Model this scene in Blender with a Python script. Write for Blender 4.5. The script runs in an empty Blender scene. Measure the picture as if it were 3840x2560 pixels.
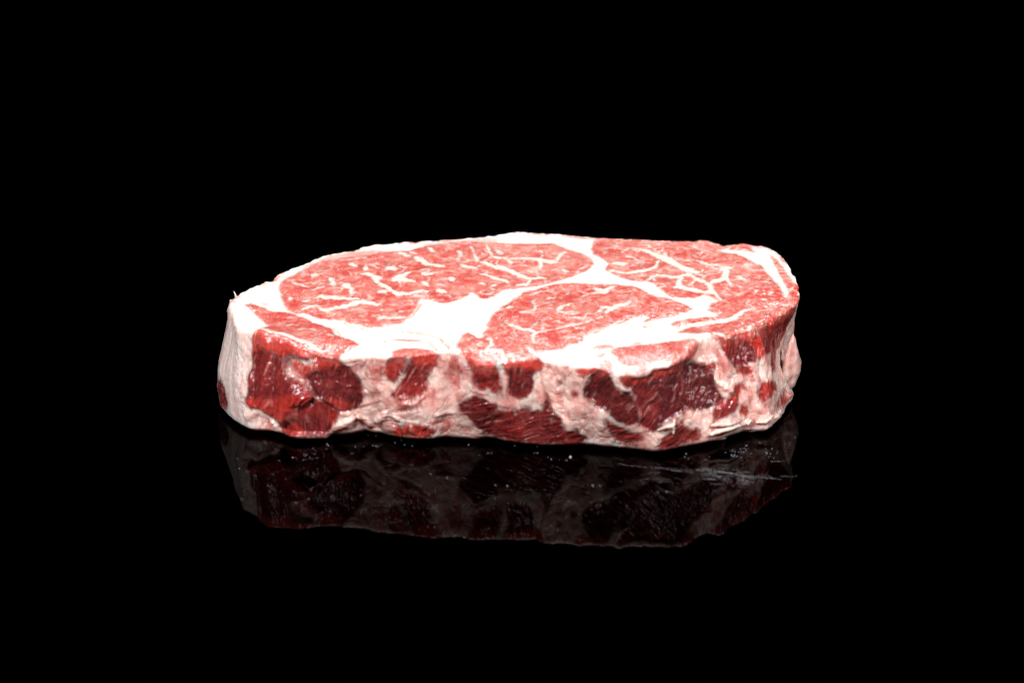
import bpy, math, random
import numpy as np

# ----------------------------------------------------------------- camera, light, exposure
sc = bpy.context.scene
MM = 0.001
A = np.array
CAM_DIST, CAM_ELEV = 930.0, math.radians(20.0)
cam = bpy.data.cameras.new("camera"); cam_o = bpy.data.objects.new("camera", cam)
sc.collection.objects.link(cam_o); sc.camera = cam_o
cam.lens = 100; cam.sensor_width = 36; cam.clip_start = 0.05; cam.clip_end = 50
cam_o.location = (0, -CAM_DIST*math.cos(CAM_ELEV)*MM, CAM_DIST*math.sin(CAM_ELEV)*MM)
cam_o.rotation_euler = (math.radians(90)-CAM_ELEV, 0, 0)
cam.dof.use_dof = True; cam.dof.focus_distance = 0.885; cam.dof.aperture_fstop = 10
w = bpy.data.worlds.new("World"); sc.world = w; w.use_nodes = True
w.node_tree.nodes["Background"].inputs[0].default_value = (0, 0, 0, 1)
w.node_tree.nodes["Background"].inputs[1].default_value = 0
sc.view_settings.view_transform = 'Standard'; sc.view_settings.look = 'None'
sc.view_settings.exposure = 0; sc.view_settings.gamma = 1
sc.cycles.max_bounces = 8; sc.cycles.use_denoising = True

def area_lamp(name, loc, target, sx, sy, power, col=(1, 1, 1)):
    from mathutils import Vector
    l = bpy.data.lights.new(name, 'AREA'); l.shape = 'RECTANGLE'; l.size = sx; l.size_y = sy
    l.energy = power; l.color = col
    o = bpy.data.objects.new(name, l); sc.collection.objects.link(o)
    o.location = loc
    o.rotation_euler = (Vector(target)-Vector(loc)).to_track_quat('-Z', 'Y').to_euler()
    return o
area_lamp("back_softbox", (0.05, 0.27, 0.55), (0.03, -0.07, 0.03), 0.30, 0.20, 4.1, (1, .985, .975))
area_lamp("side_softbox", (0.60, -0.36, 0.50), (0.05, -0.06, 0.02), 0.13, 0.13, 4.6, (1, .97, .97))
area_lamp("front_softbox", (-0.20, -0.62, 0.56), (0, -0.06, 0.02), 0.16, 0.12, 9.2, (1, .97, .98))

# ----------------------------------------------------------------- traced shapes (surface coordinates, 1/20 mm)
RIM='1762 -988 622 1756 -784 40 -7 1759 -999 621 1753 -814 40 -8 1756 -1011 619 1750 -845 40 -9 1753 -1022 618 1746 -875 40 -11 1750 -1033 616 1743 -906 40 -12 1744 -1042 615 1740 -937 40 -13 1735 -1052 613 1736 -967 40 -15 1727 -1062 612 1735 -998 40 -15 1718 -1072 611 1735 -1029 40 -16 1709 -1084 610 1735 -1060 40 -16 1701 -1097 610 1734 -1090 40 -16 1692 -1111 610 1732 -1121 40 -16 1683 -1126 611 1721 -1150 40 -15 1673 -1141 611 1710 -1178 40 -13 1663 -1157 613 1699 -1207 40 -12 1652 -1172 614 1688 -1236 40 -10 1641 -1189 615 1677 -1265 40 -8 1630 -1205 617 1669 -1295 40 -7 1619 -1221 618 1663 -1325 40 -5 1609 -1237 619 1656 -1355 40 -3 1598 -1253 621 1649 -1385 40 -1 1587 -1269 622 1642 -1415 40 1 1576 -1284 623 1629 -1443 40 2 1566 -1299 624 1617 -1471 40 4 1555 -1314 625 1604 -1499 40 5 1545 -1329 626 1591 -1527 40 6 1535 -1343 626 1577 -1554 40 7 1524 -1358 627 1563 -1581 40 8 1514 -1372 628 1548 -1608 40 9 1504 -1385 628 1533 -1636 40 10 1493 -1398 628 1523 -1636 40 11 1483 -1410 629 1513 -1636 40 12 1473 -1423 629 1504 -1636 40 12 1463 -1435 629 1494 -1636 40 13 1457 -1450 629 1484 -1636 40 14 1452 -1465 630 1474 -1636 40 14 1447 -1481 630 1464 -1636 40 15 1442 -1496 630 1454 -1637 40 16 1434 -1509 631 1445 -1640 40 16 1420 -1518 631 1435 -1642 40 17 1406 -1526 632 1425 -1644 40 18 1393 -1535 632 1416 -1646 40 19 1379 -1544 633 1406 -1648 40 20 1365 -1553 633 1396 -1650 40 21 1356 -1568 634 1384 -1661 40 22 1347 -1583 635 1371 -1671 40 23 1337 -1598 635 1358 -1681 40 24 1328 -1613 636 1346 -1692 40 25 1319 -1628 637 1333 -1702 40 26 1309 -1644 638 1320 -1712 40 28 1300 -1661 639 1308 -1723 40 29 1287 -1674 640 1295 -1733 40 31 1273 -1688 642 1282 -1744 40 33 1261 -1696 643 1269 -1753 40 35 1251 -1687 645 1255 -1762 40 36 1242 -1679 647 1242 -1771 40 38 1232 -1671 648 1228 -1780 40 40 1222 -1659 649 1215 -1789 40 40 1207 -1653 649 1201 -1798 40 40 1192 -1647 649 1187 -1807 40 40 1178 -1646 648 1174 -1816 40 40 1167 -1656 648 1160 -1825 40 40 1156 -1667 648 1146 -1834 40 40 1145 -1677 647 1131 -1840 40 40 1134 -1688 647 1116 -1847 40 40 1125 -1700 647 1102 -1854 40 40 1116 -1712 646 1087 -1861 40 40 1107 -1725 646 1072 -1868 40 40 1097 -1737 646 1057 -1874 40 40 1092 -1751 645 1049 -1878 40 40 1086 -1765 645 1042 -1882 40 40 1080 -1779 644 1034 -1886 40 40 1074 -1793 644 1027 -1890 40 40 1069 -1805 643 1019 -1894 40 39 1063 -1813 641 1011 -1898 40 37 1058 -1822 638 1004 -1902 40 35 1052 -1830 636 996 -1906 40 33 1047 -1839 633 989 -1910 40 31 1042 -1847 631 981 -1914 40 28 1038 -1856 628 973 -1918 40 26 1033 -1864 626 966 -1922 40 24 1029 -1872 623 959 -1926 40 21 1024 -1880 620 951 -1931 40 19 1020 -1888 618 944 -1935 40 16 1015 -1896 615 937 -1940 40 14 1011 -1904 612 929 -1944 40 11 1006 -1912 610 922 -1948 40 9 1000 -1919 607 915 -1953 40 6 994 -1926 604 907 -1957 40 4 987 -1934 601 900 -1962 40 1 981 -1941 598 893 -1966 40 -2 975 -1948 596 884 -1967 40 -4 968 -1955 593 876 -1967 40 -7 960 -1962 590 867 -1967 40 -9 951 -1968 588 858 -1967 40 -11 942 -1974 585 850 -1967 40 -13 932 -1981 583 841 -1967 40 -16 923 -1988 581 833 -1967 40 -18 909 -1991 579 823 -1962 40 -19 896 -1994 576 813 -1958 40 -21 882 -1997 575 803 -1954 40 -23 868 -2001 573 793 -1950 40 -25 855 -2005 571 783 -1945 40 -26 841 -2009 569 773 -1941 40 -28 827 -2013 568 763 -1937 40 -29 814 -2018 566 753 -1933 40 -30 801 -2023 564 743 -1928 40 -32 789 -2029 563 733 -1924 40 -33 776 -2034 561 722 -1923 40 -34 762 -2040 560 711 -1922 40 -35 749 -2046 558 700 -1921 40 -37 736 -2053 557 690 -1920 40 -37 721 -2056 556 679 -1919 40 -38 706 -2059 555 668 -1918 40 -39 691 -2064 555 657 -1917 40 -39 676 -2069 554 647 -1915 40 -39 661 -2074 554 637 -1911 40 -39 645 -2081 554 626 -1907 40 -39 633 -2076 555 616 -1903 40 -38 621 -2066 556 606 -1900 40 -37 610 -2057 557 596 -1896 40 -36 599 -2048 558 585 -1895 40 -35 588 -2040 559 574 -1894 40 -34 575 -2033 561 563 -1893 40 -33 562 -2027 562 553 -1892 40 -31 548 -2021 563 542 -1891 40 -30 535 -2015 565 531 -1890 40 -28 522 -2009 566 520 -1884 40 -27 507 -2005 567 507 -1879 40 -26 492 -2001 568 493 -1874 40 -25 477 -1996 569 480 -1870 40 -24 463 -1991 569 466 -1865 40 -23 447 -1992 570 453 -1860 40 -23 432 -1998 571 439 -1862 40 -22 416 -2004 571 424 -1864 40 -21 401 -2008 572 410 -1866 40 -20 387 -2001 572 396 -1869 40 -20 373 -1995 573 382 -1871 40 -19 359 -1988 573 368 -1873 40 -18 345 -1981 574 354 -1874 40 -18 332 -1973 575 339 -1875 40 -17 319 -1966 575 325 -1875 40 -16 306 -1958 576 311 -1876 40 -16 291 -1953 577 296 -1876 40 -15 275 -1953 577 282 -1876 40 -14 259 -1953 578 268 -1877 40 -13 243 -1952 579 253 -1877 40 -12 228 -1948 579 239 -1877 40 -11 213 -1945 580 225 -1876 40 -11 198 -1942 581 210 -1875 40 -10 183 -1938 582 196 -1874 40 -9 174 -1926 583 181 -1872 40 -8 166 -1914 583 165 -1870 40 -8 157 -1902 584 150 -1868 40 -7 149 -1888 584 135 -1865 40 -7 140 -1876 584 120 -1861 40 -7 125 -1882 584 105 -1857 40 -7 110 -1887 583 91 -1853 40 -7 95 -1892 583 76 -1849 40 -8 80 -1895 582 61 -1845 40 -9 64 -1897 580 46 -1841 40 -10 49 -1898 579 31 -1837 40 -11 34 -1899 577 17 -1831 40 -13 19 -1901 575 3 -1824 40 -14 4 -1904 574 -11 -1818 40 -16 -10 -1907 572 -25 -1812 40 -17 -24 -1910 570 -39 -1806 40 -19 -39 -1914 568 -52 -1798 40 -20 -54 -1916 567 -64 -1788 40 -21 -69 -1918 566 -77 -1779 40 -22 -85 -1920 565 -90 -1771 40 -23 -101 -1921 564 -104 -1766 40 -24 -117 -1922 563 -118 -1760 40 -24 -133 -1923 563 -133 -1754 40 -24 -149 -1925 563 -147 -1754 40 -24 -165 -1928 563 -162 -1757 40 -24 -182 -1931 564 -178 -1760 40 -23 -198 -1936 565 -193 -1763 40 -21 -214 -1941 566 -208 -1767 40 -20 -219 -1930 568 -220 -1764 40 -19 -224 -1920 569 -233 -1762 40 -17 -229 -1910 571 -245 -1760 40 -15 -234 -1901 574 -258 -1758 40 -13 -239 -1892 576 -271 -1755 40 -11 -245 -1884 578 -283 -1753 40 -8 -253 -1877 581 -296 -1751 40 -6 -260 -1870 584 -308 -1750 40 -3 -268 -1863 586 -321 -1748 40 -1 -275 -1856 589 -334 -1747 40 1 -283 -1848 591 -346 -1745 40 4 -291 -1839 593 -359 -1744 40 6 -299 -1831 594 -372 -1742 40 7 -308 -1821 596 -385 -1740 40 9 -317 -1811 597 -397 -1739 40 10 -332 -1811 598 -410 -1738 40 11 -348 -1809 598 -421 -1744 40 11 -364 -1809 599 -432 -1750 40 12 -379 -1812 599 -444 -1756 40 12 -395 -1815 598 -455 -1762 40 12 -410 -1817 597 -466 -1768 40 11 -425 -1819 597 -478 -1774 40 10 -440 -1821 596 -490 -1775 40 10 -455 -1824 594 -503 -1776 40 9 -470 -1826 593 -516 -1777 40 8 -485 -1828 592 -529 -1778 40 6 -501 -1829 590 -541 -1780 40 5 -516 -1831 589 -554 -1781 40 4 -531 -1832 587 -567 -1779 40 3 -546 -1833 586 -579 -1777 40 2 -562 -1834 584 -592 -1774 40 0 -577 -1835 583 -604 -1772 40 -1 -593 -1830 581 -617 -1769 40 -2 -609 -1826 580 -629 -1767 40 -4 -625 -1822 578 -642 -1764 40 -5 -641 -1818 577 -654 -1762 40 -7 -658 -1814 575 -667 -1752 40 -8 -674 -1814 574 -683 -1743 40 -9 -689 -1814 572 -698 -1733 40 -11 -705 -1817 571 -714 -1724 40 -12 -720 -1821 570 -729 -1714 40 -13 -735 -1824 569 -745 -1704 40 -13 -751 -1824 568 -760 -1694 40 -14 -767 -1820 567 -775 -1684 40 -15 -783 -1817 566 -792 -1678 40 -16 -800 -1813 565 -810 -1676 40 -17 -816 -1809 564 -828 -1673 40 -17 -833 -1805 563 -844 -1666 40 -18 -849 -1801 562 -857 -1653 40 -19 -866 -1797 561 -870 -1640 40 -21 -882 -1792 559 -883 -1629 40 -22 -899 -1787 558 -895 -1643 40 -24 -916 -1782 556 -907 -1657 40 -25 -932 -1777 554 -923 -1666 40 -27 -948 -1777 552 -939 -1675 40 -29 -964 -1778 550 -955 -1684 40 -30 -980 -1778 549 -970 -1693 40 -32 -996 -1780 547 -988 -1696 40 -33 -1011 -1781 546 -1007 -1699 40 -34 -1028 -1775 546 -1025 -1701 40 -34 -1044 -1771 545 -1043 -1701 40 -35 -1060 -1767 545 -1061 -1701 40 -35 -1075 -1764 546 -1079 -1701 40 -34 -1090 -1760 546 -1087 -1710 40 -33 -1105 -1756 547 -1095 -1720 40 -32 -1120 -1753 549 -1103 -1729 40 -31 -1134 -1751 550 -1111 -1738 40 -29 -1148 -1749 552 -1119 -1747 40 -27 -1157 -1741 554 -1127 -1756 40 -25 -1166 -1734 557 -1138 -1760 40 -23 -1176 -1728 559 -1150 -1762 40 -20 -1185 -1721 561 -1162 -1764 40 -18 -1194 -1715 564 -1174 -1765 40 -16 -1204 -1710 566 -1186 -1767 40 -13 -1215 -1705 569 -1198 -1768 40 -10 -1226 -1701 571 -1210 -1769 40 -8 -1237 -1696 574 -1222 -1770 40 -5 -1248 -1692 577 -1234 -1771 40 -3 -1259 -1687 579 -1246 -1772 40 0 -1270 -1682 582 -1258 -1773 40 2 -1281 -1678 584 -1270 -1773 40 5 -1289 -1671 586 -1282 -1771 40 7 -1297 -1664 589 -1293 -1767 40 9 -1305 -1656 591 -1305 -1762 40 12 -1313 -1649 593 -1316 -1758 40 14 -1321 -1641 596 -1327 -1753 40 16 -1328 -1633 598 -1336 -1745 40 18 -1336 -1625 600 -1343 -1735 40 20 -1345 -1617 602 -1350 -1726 40 22 -1357 -1611 603 -1357 -1716 40 24 -1368 -1605 605 -1364 -1706 40 26 -1380 -1599 607 -1372 -1697 40 27 -1392 -1592 608 -1379 -1687 40 29 -1403 -1585 610 -1387 -1679 40 30 -1417 -1581 611 -1399 -1676 40 31 -1432 -1580 612 -1411 -1673 40 32 -1447 -1578 613 -1421 -1666 40 33 -1462 -1575 613 -1430 -1658 40 34 -1472 -1563 614 -1440 -1651 40 34 -1482 -1551 614 -1451 -1647 40 34 -1492 -1537 614 -1463 -1643 40 34 -1502 -1523 613 -1474 -1639 40 33 -1512 -1507 612 -1486 -1636 40 32 -1528 -1509 610 -1505 -1636 40 31 -1545 -1503 608 -1524 -1636 40 29 -1562 -1494 606 -1543 -1636 40 26 -1579 -1484 604 -1561 -1628 40 24 -1595 -1469 601 -1578 -1620 40 21 -1610 -1453 598 -1592 -1607 40 18 -1626 -1438 596 -1604 -1592 40 16 -1641 -1423 593 -1616 -1577 40 13 -1658 -1396 591 -1628 -1562 40 11 -1661 -1375 590 -1637 -1549 40 9 -1664 -1356 588 -1645 -1537 40 7 -1667 -1339 588 -1654 -1524 40 6 -1670 -1323 588 -1662 -1511 40 6 -1673 -1308 588 -1671 -1499 40 6 -1675 -1294 589 -1679 -1486 40 6 -1678 -1282 590 -1688 -1474 40 7 -1680 -1270 591 -1695 -1460 40 8 -1682 -1259 593 -1701 -1446 40 10 -1684 -1248 595 -1708 -1433 40 11 -1687 -1238 597 -1714 -1419 40 13 -1689 -1227 599 -1721 -1405 40 15 -1691 -1217 601 -1728 -1392 40 16 -1694 -1207 602 -1734 -1378 40 18 -1696 -1196 604 -1741 -1364 40 20 -1698 -1186 606 -1747 -1350 40 21 -1700 -1175 608 -1752 -1336 40 23 -1703 -1165 610 -1758 -1322 40 25 -1705 -1155 612 -1764 -1308 40 27 -1707 -1144 614 -1770 -1294 40 28 -1710 -1134 616 -1776 -1280 40 30 -1712 -1124 618 -1781 -1266 40 32 -1714 -1113 619 -1787 -1251 40 33 -1717 -1103 621 -1789 -1236 40 35 -1719 -1092 623 -1791 -1221 40 36 -1721 -1080 624 -1793 -1206 40 38 -1723 -1069 626 -1795 -1191 40 39 -1726 -1057 627 -1797 -1176 40 40 -1728 -1042 627 -1799 -1161 40 40 -1731 -1027 628 -1801 -1146 40 40 -1733 -1013 628 -1803 -1131 40 40 -1731 -995 627 -1795 -1105 40 39 -1729 -977 627 -1786 -1080 40 38 -1727 -960 626 -1778 -1056 40 37 -1724 -942 626 -1770 -1031 40 36 -1720 -926 625 -1760 -1008 40 35 -1714 -909 624 -1749 -985 40 34 -1708 -893 624 -1738 -962 40 33 -1702 -876 623 -1727 -939 40 32 -1697 -859 623 -1716 -917 40 31 -1691 -843 622 -1705 -895 40 30 -1682 -828 621 -1692 -874 40 29 -1674 -813 621 -1679 -854 40 28 -1665 -798 620 -1666 -835 40 27 -1656 -783 620 -1653 -815 40 26 -1649 -767 619 -1642 -795 40 25 -1643 -751 619 -1631 -775 40 24 -1636 -735 618 -1620 -755 40 23 -1629 -719 617 -1610 -735 40 22 -1622 -703 617 -1600 -716 40 21 -1614 -687 616 -1588 -698 40 20 -1604 -673 616 -1575 -680 40 19 -1595 -658 615 -1563 -663 40 18 -1585 -644 614 -1551 -646 40 17 -1576 -629 614 -1539 -630 40 16 -1568 -614 613 -1528 -613 40 15 -1560 -598 613 -1518 -595 40 14 -1552 -582 612 -1508 -579 40 13 -1545 -567 611 -1498 -562 40 12 -1531 -557 611 -1482 -552 40 11 -1517 -548 610 -1467 -542 40 10 -1509 -533 610 -1457 -527 40 9 -1504 -516 609 -1450 -510 40 8 -1499 -500 608 -1444 -494 40 7 -1494 -483 608 -1438 -477 40 6 -1488 -466 607 -1431 -461 40 5 -1483 -449 607 -1425 -446 40 4 -1478 -432 606 -1419 -430 40 3 -1473 -415 605 -1414 -415 40 2 -1468 -398 605 -1408 -400 40 1 -1460 -384 605 -1400 -387 40 0 -1451 -371 605 -1392 -373 40 0 -1443 -359 605 -1383 -360 40 0 -1434 -346 606 -1374 -347 40 0 -1426 -334 606 -1366 -334 40 0 -1417 -321 606 -1357 -321 40 0 -1408 -309 607 -1348 -308 40 0 -1397 -298 607 -1338 -296 40 0 -1387 -287 607 -1327 -285 40 0 -1376 -276 608 -1316 -273 40 0 -1365 -265 608 -1306 -261 40 0 -1355 -254 609 -1295 -250 40 0 -1344 -243 609 -1284 -238 40 0 -1333 -232 609 -1274 -227 40 0 -1324 -221 610 -1264 -214 40 0 -1315 -208 610 -1255 -201 40 0 -1306 -196 610 -1246 -188 40 0 -1297 -184 611 -1238 -176 40 0 -1288 -172 611 -1229 -163 40 0 -1279 -159 611 -1220 -150 40 0 -1270 -147 612 -1211 -137 40 0 -1261 -135 612 -1202 -124 40 0 -1252 -123 613 -1193 -111 40 0 -1243 -111 613 -1184 -99 40 0 -1233 -99 613 -1174 -87 40 0 -1224 -87 614 -1164 -74 40 0 -1214 -76 614 -1155 -62 40 0 -1204 -64 614 -1145 -50 40 0 -1195 -52 615 -1136 -38 40 0 -1185 -41 615 -1126 -25 40 0 -1173 -32 615 -1114 -16 40 0 -1158 -28 616 -1099 -12 40 0 -1142 -25 616 -1083 -8 40 0 -1127 -21 616 -1068 -4 40 0 -1111 -18 616 -1053 0 40 0 -1097 -11 617 -1039 7 40 0 -1083 -4 617 -1025 15 40 0 -1070 3 617 -1011 23 40 0 -1056 10 618 -997 30 40 0 -1042 17 618 -983 38 40 0 -1028 25 618 -970 46 40 0 -1017 35 619 -959 57 40 0 -1006 45 619 -947 68 40 0 -994 56 619 -936 78 40 0 -983 66 620 -925 89 40 0 -972 76 620 -914 100 40 0 -959 85 620 -901 109 40 0 -946 93 621 -888 117 40 0 -933 101 621 -875 126 40 0 -920 110 621 -862 135 40 0 -912 122 622 -854 148 40 0 -906 136 622 -849 162 40 0 -900 150 622 -843 176 40 0 -892 151 623 -835 178 40 0 -881 140 622 -824 167 40 0 -867 136 623 -810 163 40 0 -852 139 623 -795 166 40 0 -836 142 623 -780 170 40 0 -821 145 623 -764 173 40 0 -805 149 624 -749 177 40 0 -790 153 624 -734 182 40 0 -776 159 624 -719 188 40 0 -761 165 624 -705 194 40 0 -747 170 625 -691 200 40 0 -732 176 625 -676 206 40 0 -717 182 625 -662 212 40 0 -703 186 626 -647 217 40 0 -687 188 626 -631 218 40 0 -671 189 626 -615 220 40 0 -655 190 626 -600 222 40 0 -639 192 626 -584 223 40 0 -623 193 627 -568 225 40 0 -607 194 627 -553 226 40 0 -592 196 627 -537 228 40 0 -576 198 627 -521 230 40 0 -560 200 627 -506 232 40 0 -544 202 628 -490 234 40 0 -528 204 628 -475 236 40 0 -513 206 628 -459 238 40 0 -497 207 628 -443 240 40 0 -481 209 629 -428 242 40 0 -465 211 629 -412 244 40 0 -450 213 629 -397 246 40 0 -434 215 629 -382 248 40 0 -418 218 630 -366 250 40 0 -403 220 630 -351 253 40 0 -387 223 630 -336 256 40 0 -371 226 630 -321 258 40 0 -356 228 630 -306 261 40 0 -340 231 631 -291 263 40 0 -325 234 631 -275 266 40 0 -309 236 631 -260 268 40 0 -293 239 631 -245 270 40 0 -278 242 632 -231 273 40 0 -262 244 632 -216 275 40 0 -247 248 632 -201 279 40 0 -232 253 632 -187 283 40 0 -217 257 633 -173 287 40 0 -202 262 633 -159 291 40 0 -187 266 633 -145 296 40 0 -172 271 634 -131 300 40 0 -157 275 634 -117 304 40 0 -142 279 634 -104 308 40 0 -127 284 634 -90 312 40 0 -112 288 635 -76 316 40 0 -98 296 635 -64 324 40 0 -84 303 635 -52 331 40 0 -71 311 636 -40 338 40 0 -57 318 636 -28 346 40 0 -44 326 636 -17 354 40 0 -30 333 636 -5 361 40 0 -16 339 637 8 367 40 0 -1 345 637 21 373 40 0 13 350 637 34 379 40 0 28 353 638 47 381 40 0 44 350 638 61 379 40 0 60 347 638 75 376 40 0 75 345 638 89 373 40 0 91 342 638 103 371 40 0 107 339 638 117 368 40 0 123 337 638 131 365 40 0 138 334 638 145 363 40 0 154 331 639 159 361 40 0 170 329 639 172 358 40 0 186 326 639 186 356 40 0 202 323 639 200 354 40 0 217 321 639 214 351 40 0 233 318 639 227 349 40 0 249 315 639 241 347 40 0 265 313 639 255 346 40 0 280 310 640 268 344 40 0 296 307 640 282 342 40 0 312 304 640 296 339 40 0 327 298 640 309 334 40 0 342 293 640 322 330 40 0 357 287 640 335 325 40 0 372 281 640 348 320 40 0 386 276 640 361 316 40 0 401 270 640 374 312 40 0 416 265 640 388 307 40 0 432 260 640 401 303 40 0 447 256 640 415 301 40 0 462 251 640 429 298 40 0 478 247 641 443 295 40 0 493 243 641 457 292 40 0 509 239 641 471 289 40 0 524 234 641 486 286 40 0 540 230 641 500 284 40 0 555 226 641 514 281 40 0 570 222 641 529 278 40 0 586 219 641 544 276 40 0 602 216 641 559 275 40 0 618 214 641 574 274 40 0 633 211 642 589 273 40 0 649 209 642 604 272 40 0 665 206 642 619 271 40 0 681 204 642 635 269 40 0 696 201 642 650 268 40 0 712 198 642 665 266 40 0 728 194 642 680 263 40 0 743 190 642 695 261 40 0 759 187 643 711 259 40 0 774 191 643 726 264 40 0 789 195 643 741 269 40 0 805 192 643 756 267 40 0 820 189 643 772 265 40 0 836 186 643 787 263 40 0 852 183 644 802 261 40 0 867 179 644 818 258 40 0 883 176 644 833 256 40 0 899 173 644 849 254 40 0 914 168 644 864 250 40 0 929 163 644 879 246 40 0 944 158 644 894 241 40 0 959 153 644 909 237 40 0 974 147 644 924 233 40 0 990 143 644 939 229 40 0 1005 141 644 955 228 40 0 1021 140 645 970 227 40 0 1037 138 645 986 227 40 0 1053 136 645 1002 226 40 0 1069 134 645 1018 225 40 0 1085 133 645 1034 224 40 0 1100 131 645 1050 223 40 0 1116 129 646 1065 222 40 0 1132 128 646 1081 221 40 0 1148 126 646 1097 221 40 0 1164 125 646 1113 221 40 0 1178 130 646 1128 226 40 0 1193 135 647 1143 232 40 0 1208 140 647 1158 237 40 0 1223 144 647 1173 243 40 0 1239 144 647 1189 243 40 0 1255 143 647 1205 243 40 0 1269 138 647 1219 239 40 0 1280 128 647 1230 228 40 0 1292 117 647 1242 218 40 0 1303 106 647 1253 207 40 0 1315 95 647 1264 197 40 0 1325 83 647 1274 185 40 0 1335 72 647 1284 174 40 0 1345 60 647 1294 162 40 0 1355 48 647 1304 150 40 0 1365 36 646 1314 138 40 0 1378 37 647 1327 140 40 0 1392 43 647 1342 147 40 0 1406 50 647 1356 154 40 0 1420 56 647 1370 162 40 0 1435 61 648 1385 167 40 0 1450 65 648 1401 171 40 0 1465 69 648 1416 176 40 0 1480 73 649 1431 181 40 0 1496 77 649 1447 186 40 0 1511 81 649 1462 190 40 0 1522 71 649 1473 181 40 0 1533 60 649 1484 170 40 0 1543 48 649 1495 159 40 0 1554 37 649 1505 147 40 0 1569 33 649 1520 144 40 0 1585 30 649 1536 142 40 0 1601 28 649 1552 140 40 0 1616 25 649 1568 138 40 0 1630 19 649 1582 132 40 0 1641 8 649 1593 121 40 0 1653 -3 649 1604 111 40 0 1664 -14 649 1615 100 40 0 1670 -28 649 1621 85 40 0 1676 -42 648 1627 71 40 0 1682 -56 648 1633 57 40 0 1688 -70 648 1640 43 40 0 1694 -84 648 1646 29 40 0 1701 -98 647 1652 14 40 0 1705 -112 647 1656 0 40 0 1710 -127 647 1661 -15 40 0 1714 -141 647 1665 -30 40 0 1718 -156 646 1669 -45 40 0 1722 -170 646 1673 -60 40 0 1726 -185 646 1677 -75 40 0 1731 -200 646 1682 -89 40 0 1735 -214 645 1686 -104 40 0 1739 -229 645 1689 -119 40 0 1741 -244 645 1692 -135 40 0 1743 -259 645 1694 -150 40 0 1745 -273 644 1696 -165 40 0 1747 -288 644 1698 -180 40 0 1750 -303 644 1700 -196 40 0 1752 -318 643 1703 -211 40 0 1754 -333 643 1705 -226 40 0 1756 -348 643 1707 -242 40 0 1757 -363 643 1708 -257 40 0 1759 -378 642 1709 -272 40 0 1760 -393 642 1710 -288 40 0 1761 -408 641 1712 -303 40 0 1762 -422 641 1713 -318 40 0 1763 -437 641 1714 -333 40 0 1765 -451 640 1715 -348 40 -1 1766 -466 640 1717 -363 40 -1 1767 -480 639 1718 -378 40 -1 1768 -494 639 1720 -392 40 -1 1770 -509 638 1722 -406 40 -1 1771 -523 638 1724 -421 40 -2 1773 -538 637 1726 -435 40 -2 1774 -552 637 1728 -448 40 -2 1776 -567 636 1730 -462 40 -2 1777 -581 636 1732 -476 40 -2 1779 -596 635 1734 -489 40 -2 1780 -611 635 1736 -502 40 -3 1782 -625 634 1739 -515 40 -3 1782 -640 634 1740 -528 40 -3 1782 -654 633 1741 -541 40 -3 1782 -669 633 1742 -554 40 -3 1782 -683 633 1743 -566 40 -3 1782 -698 632 1744 -579 40 -4 1783 -712 632 1745 -591 40 -4 1783 -727 631 1747 -603 40 -4 1783 -741 631 1748 -615 40 -4 1782 -756 630 1748 -626 40 -4 1781 -770 630 1748 -638 40 -5 1780 -785 629 1749 -649 40 -5 1779 -799 629 1749 -661 40 -5 1778 -814 628 1750 -672 40 -5 1777 -828 628 1750 -683 40 -5 1776 -843 627 1751 -694 40 -5 1774 -857 627 1752 -704 40 -6 1773 -872 626 1752 -715 40 -6 1772 -886 626 1752 -725 40 -6 1770 -900 625 1753 -735 40 -6 1769 -915 625 1753 -745 40 -6 1768 -929 624 1754 -755 40 -6 1766 -944 624 1755 -765 40 -7 1765 -958 623 1755 -774 40 -7 1764 -973 623 1756 -784 40 -7'
NFRONT=321
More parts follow.
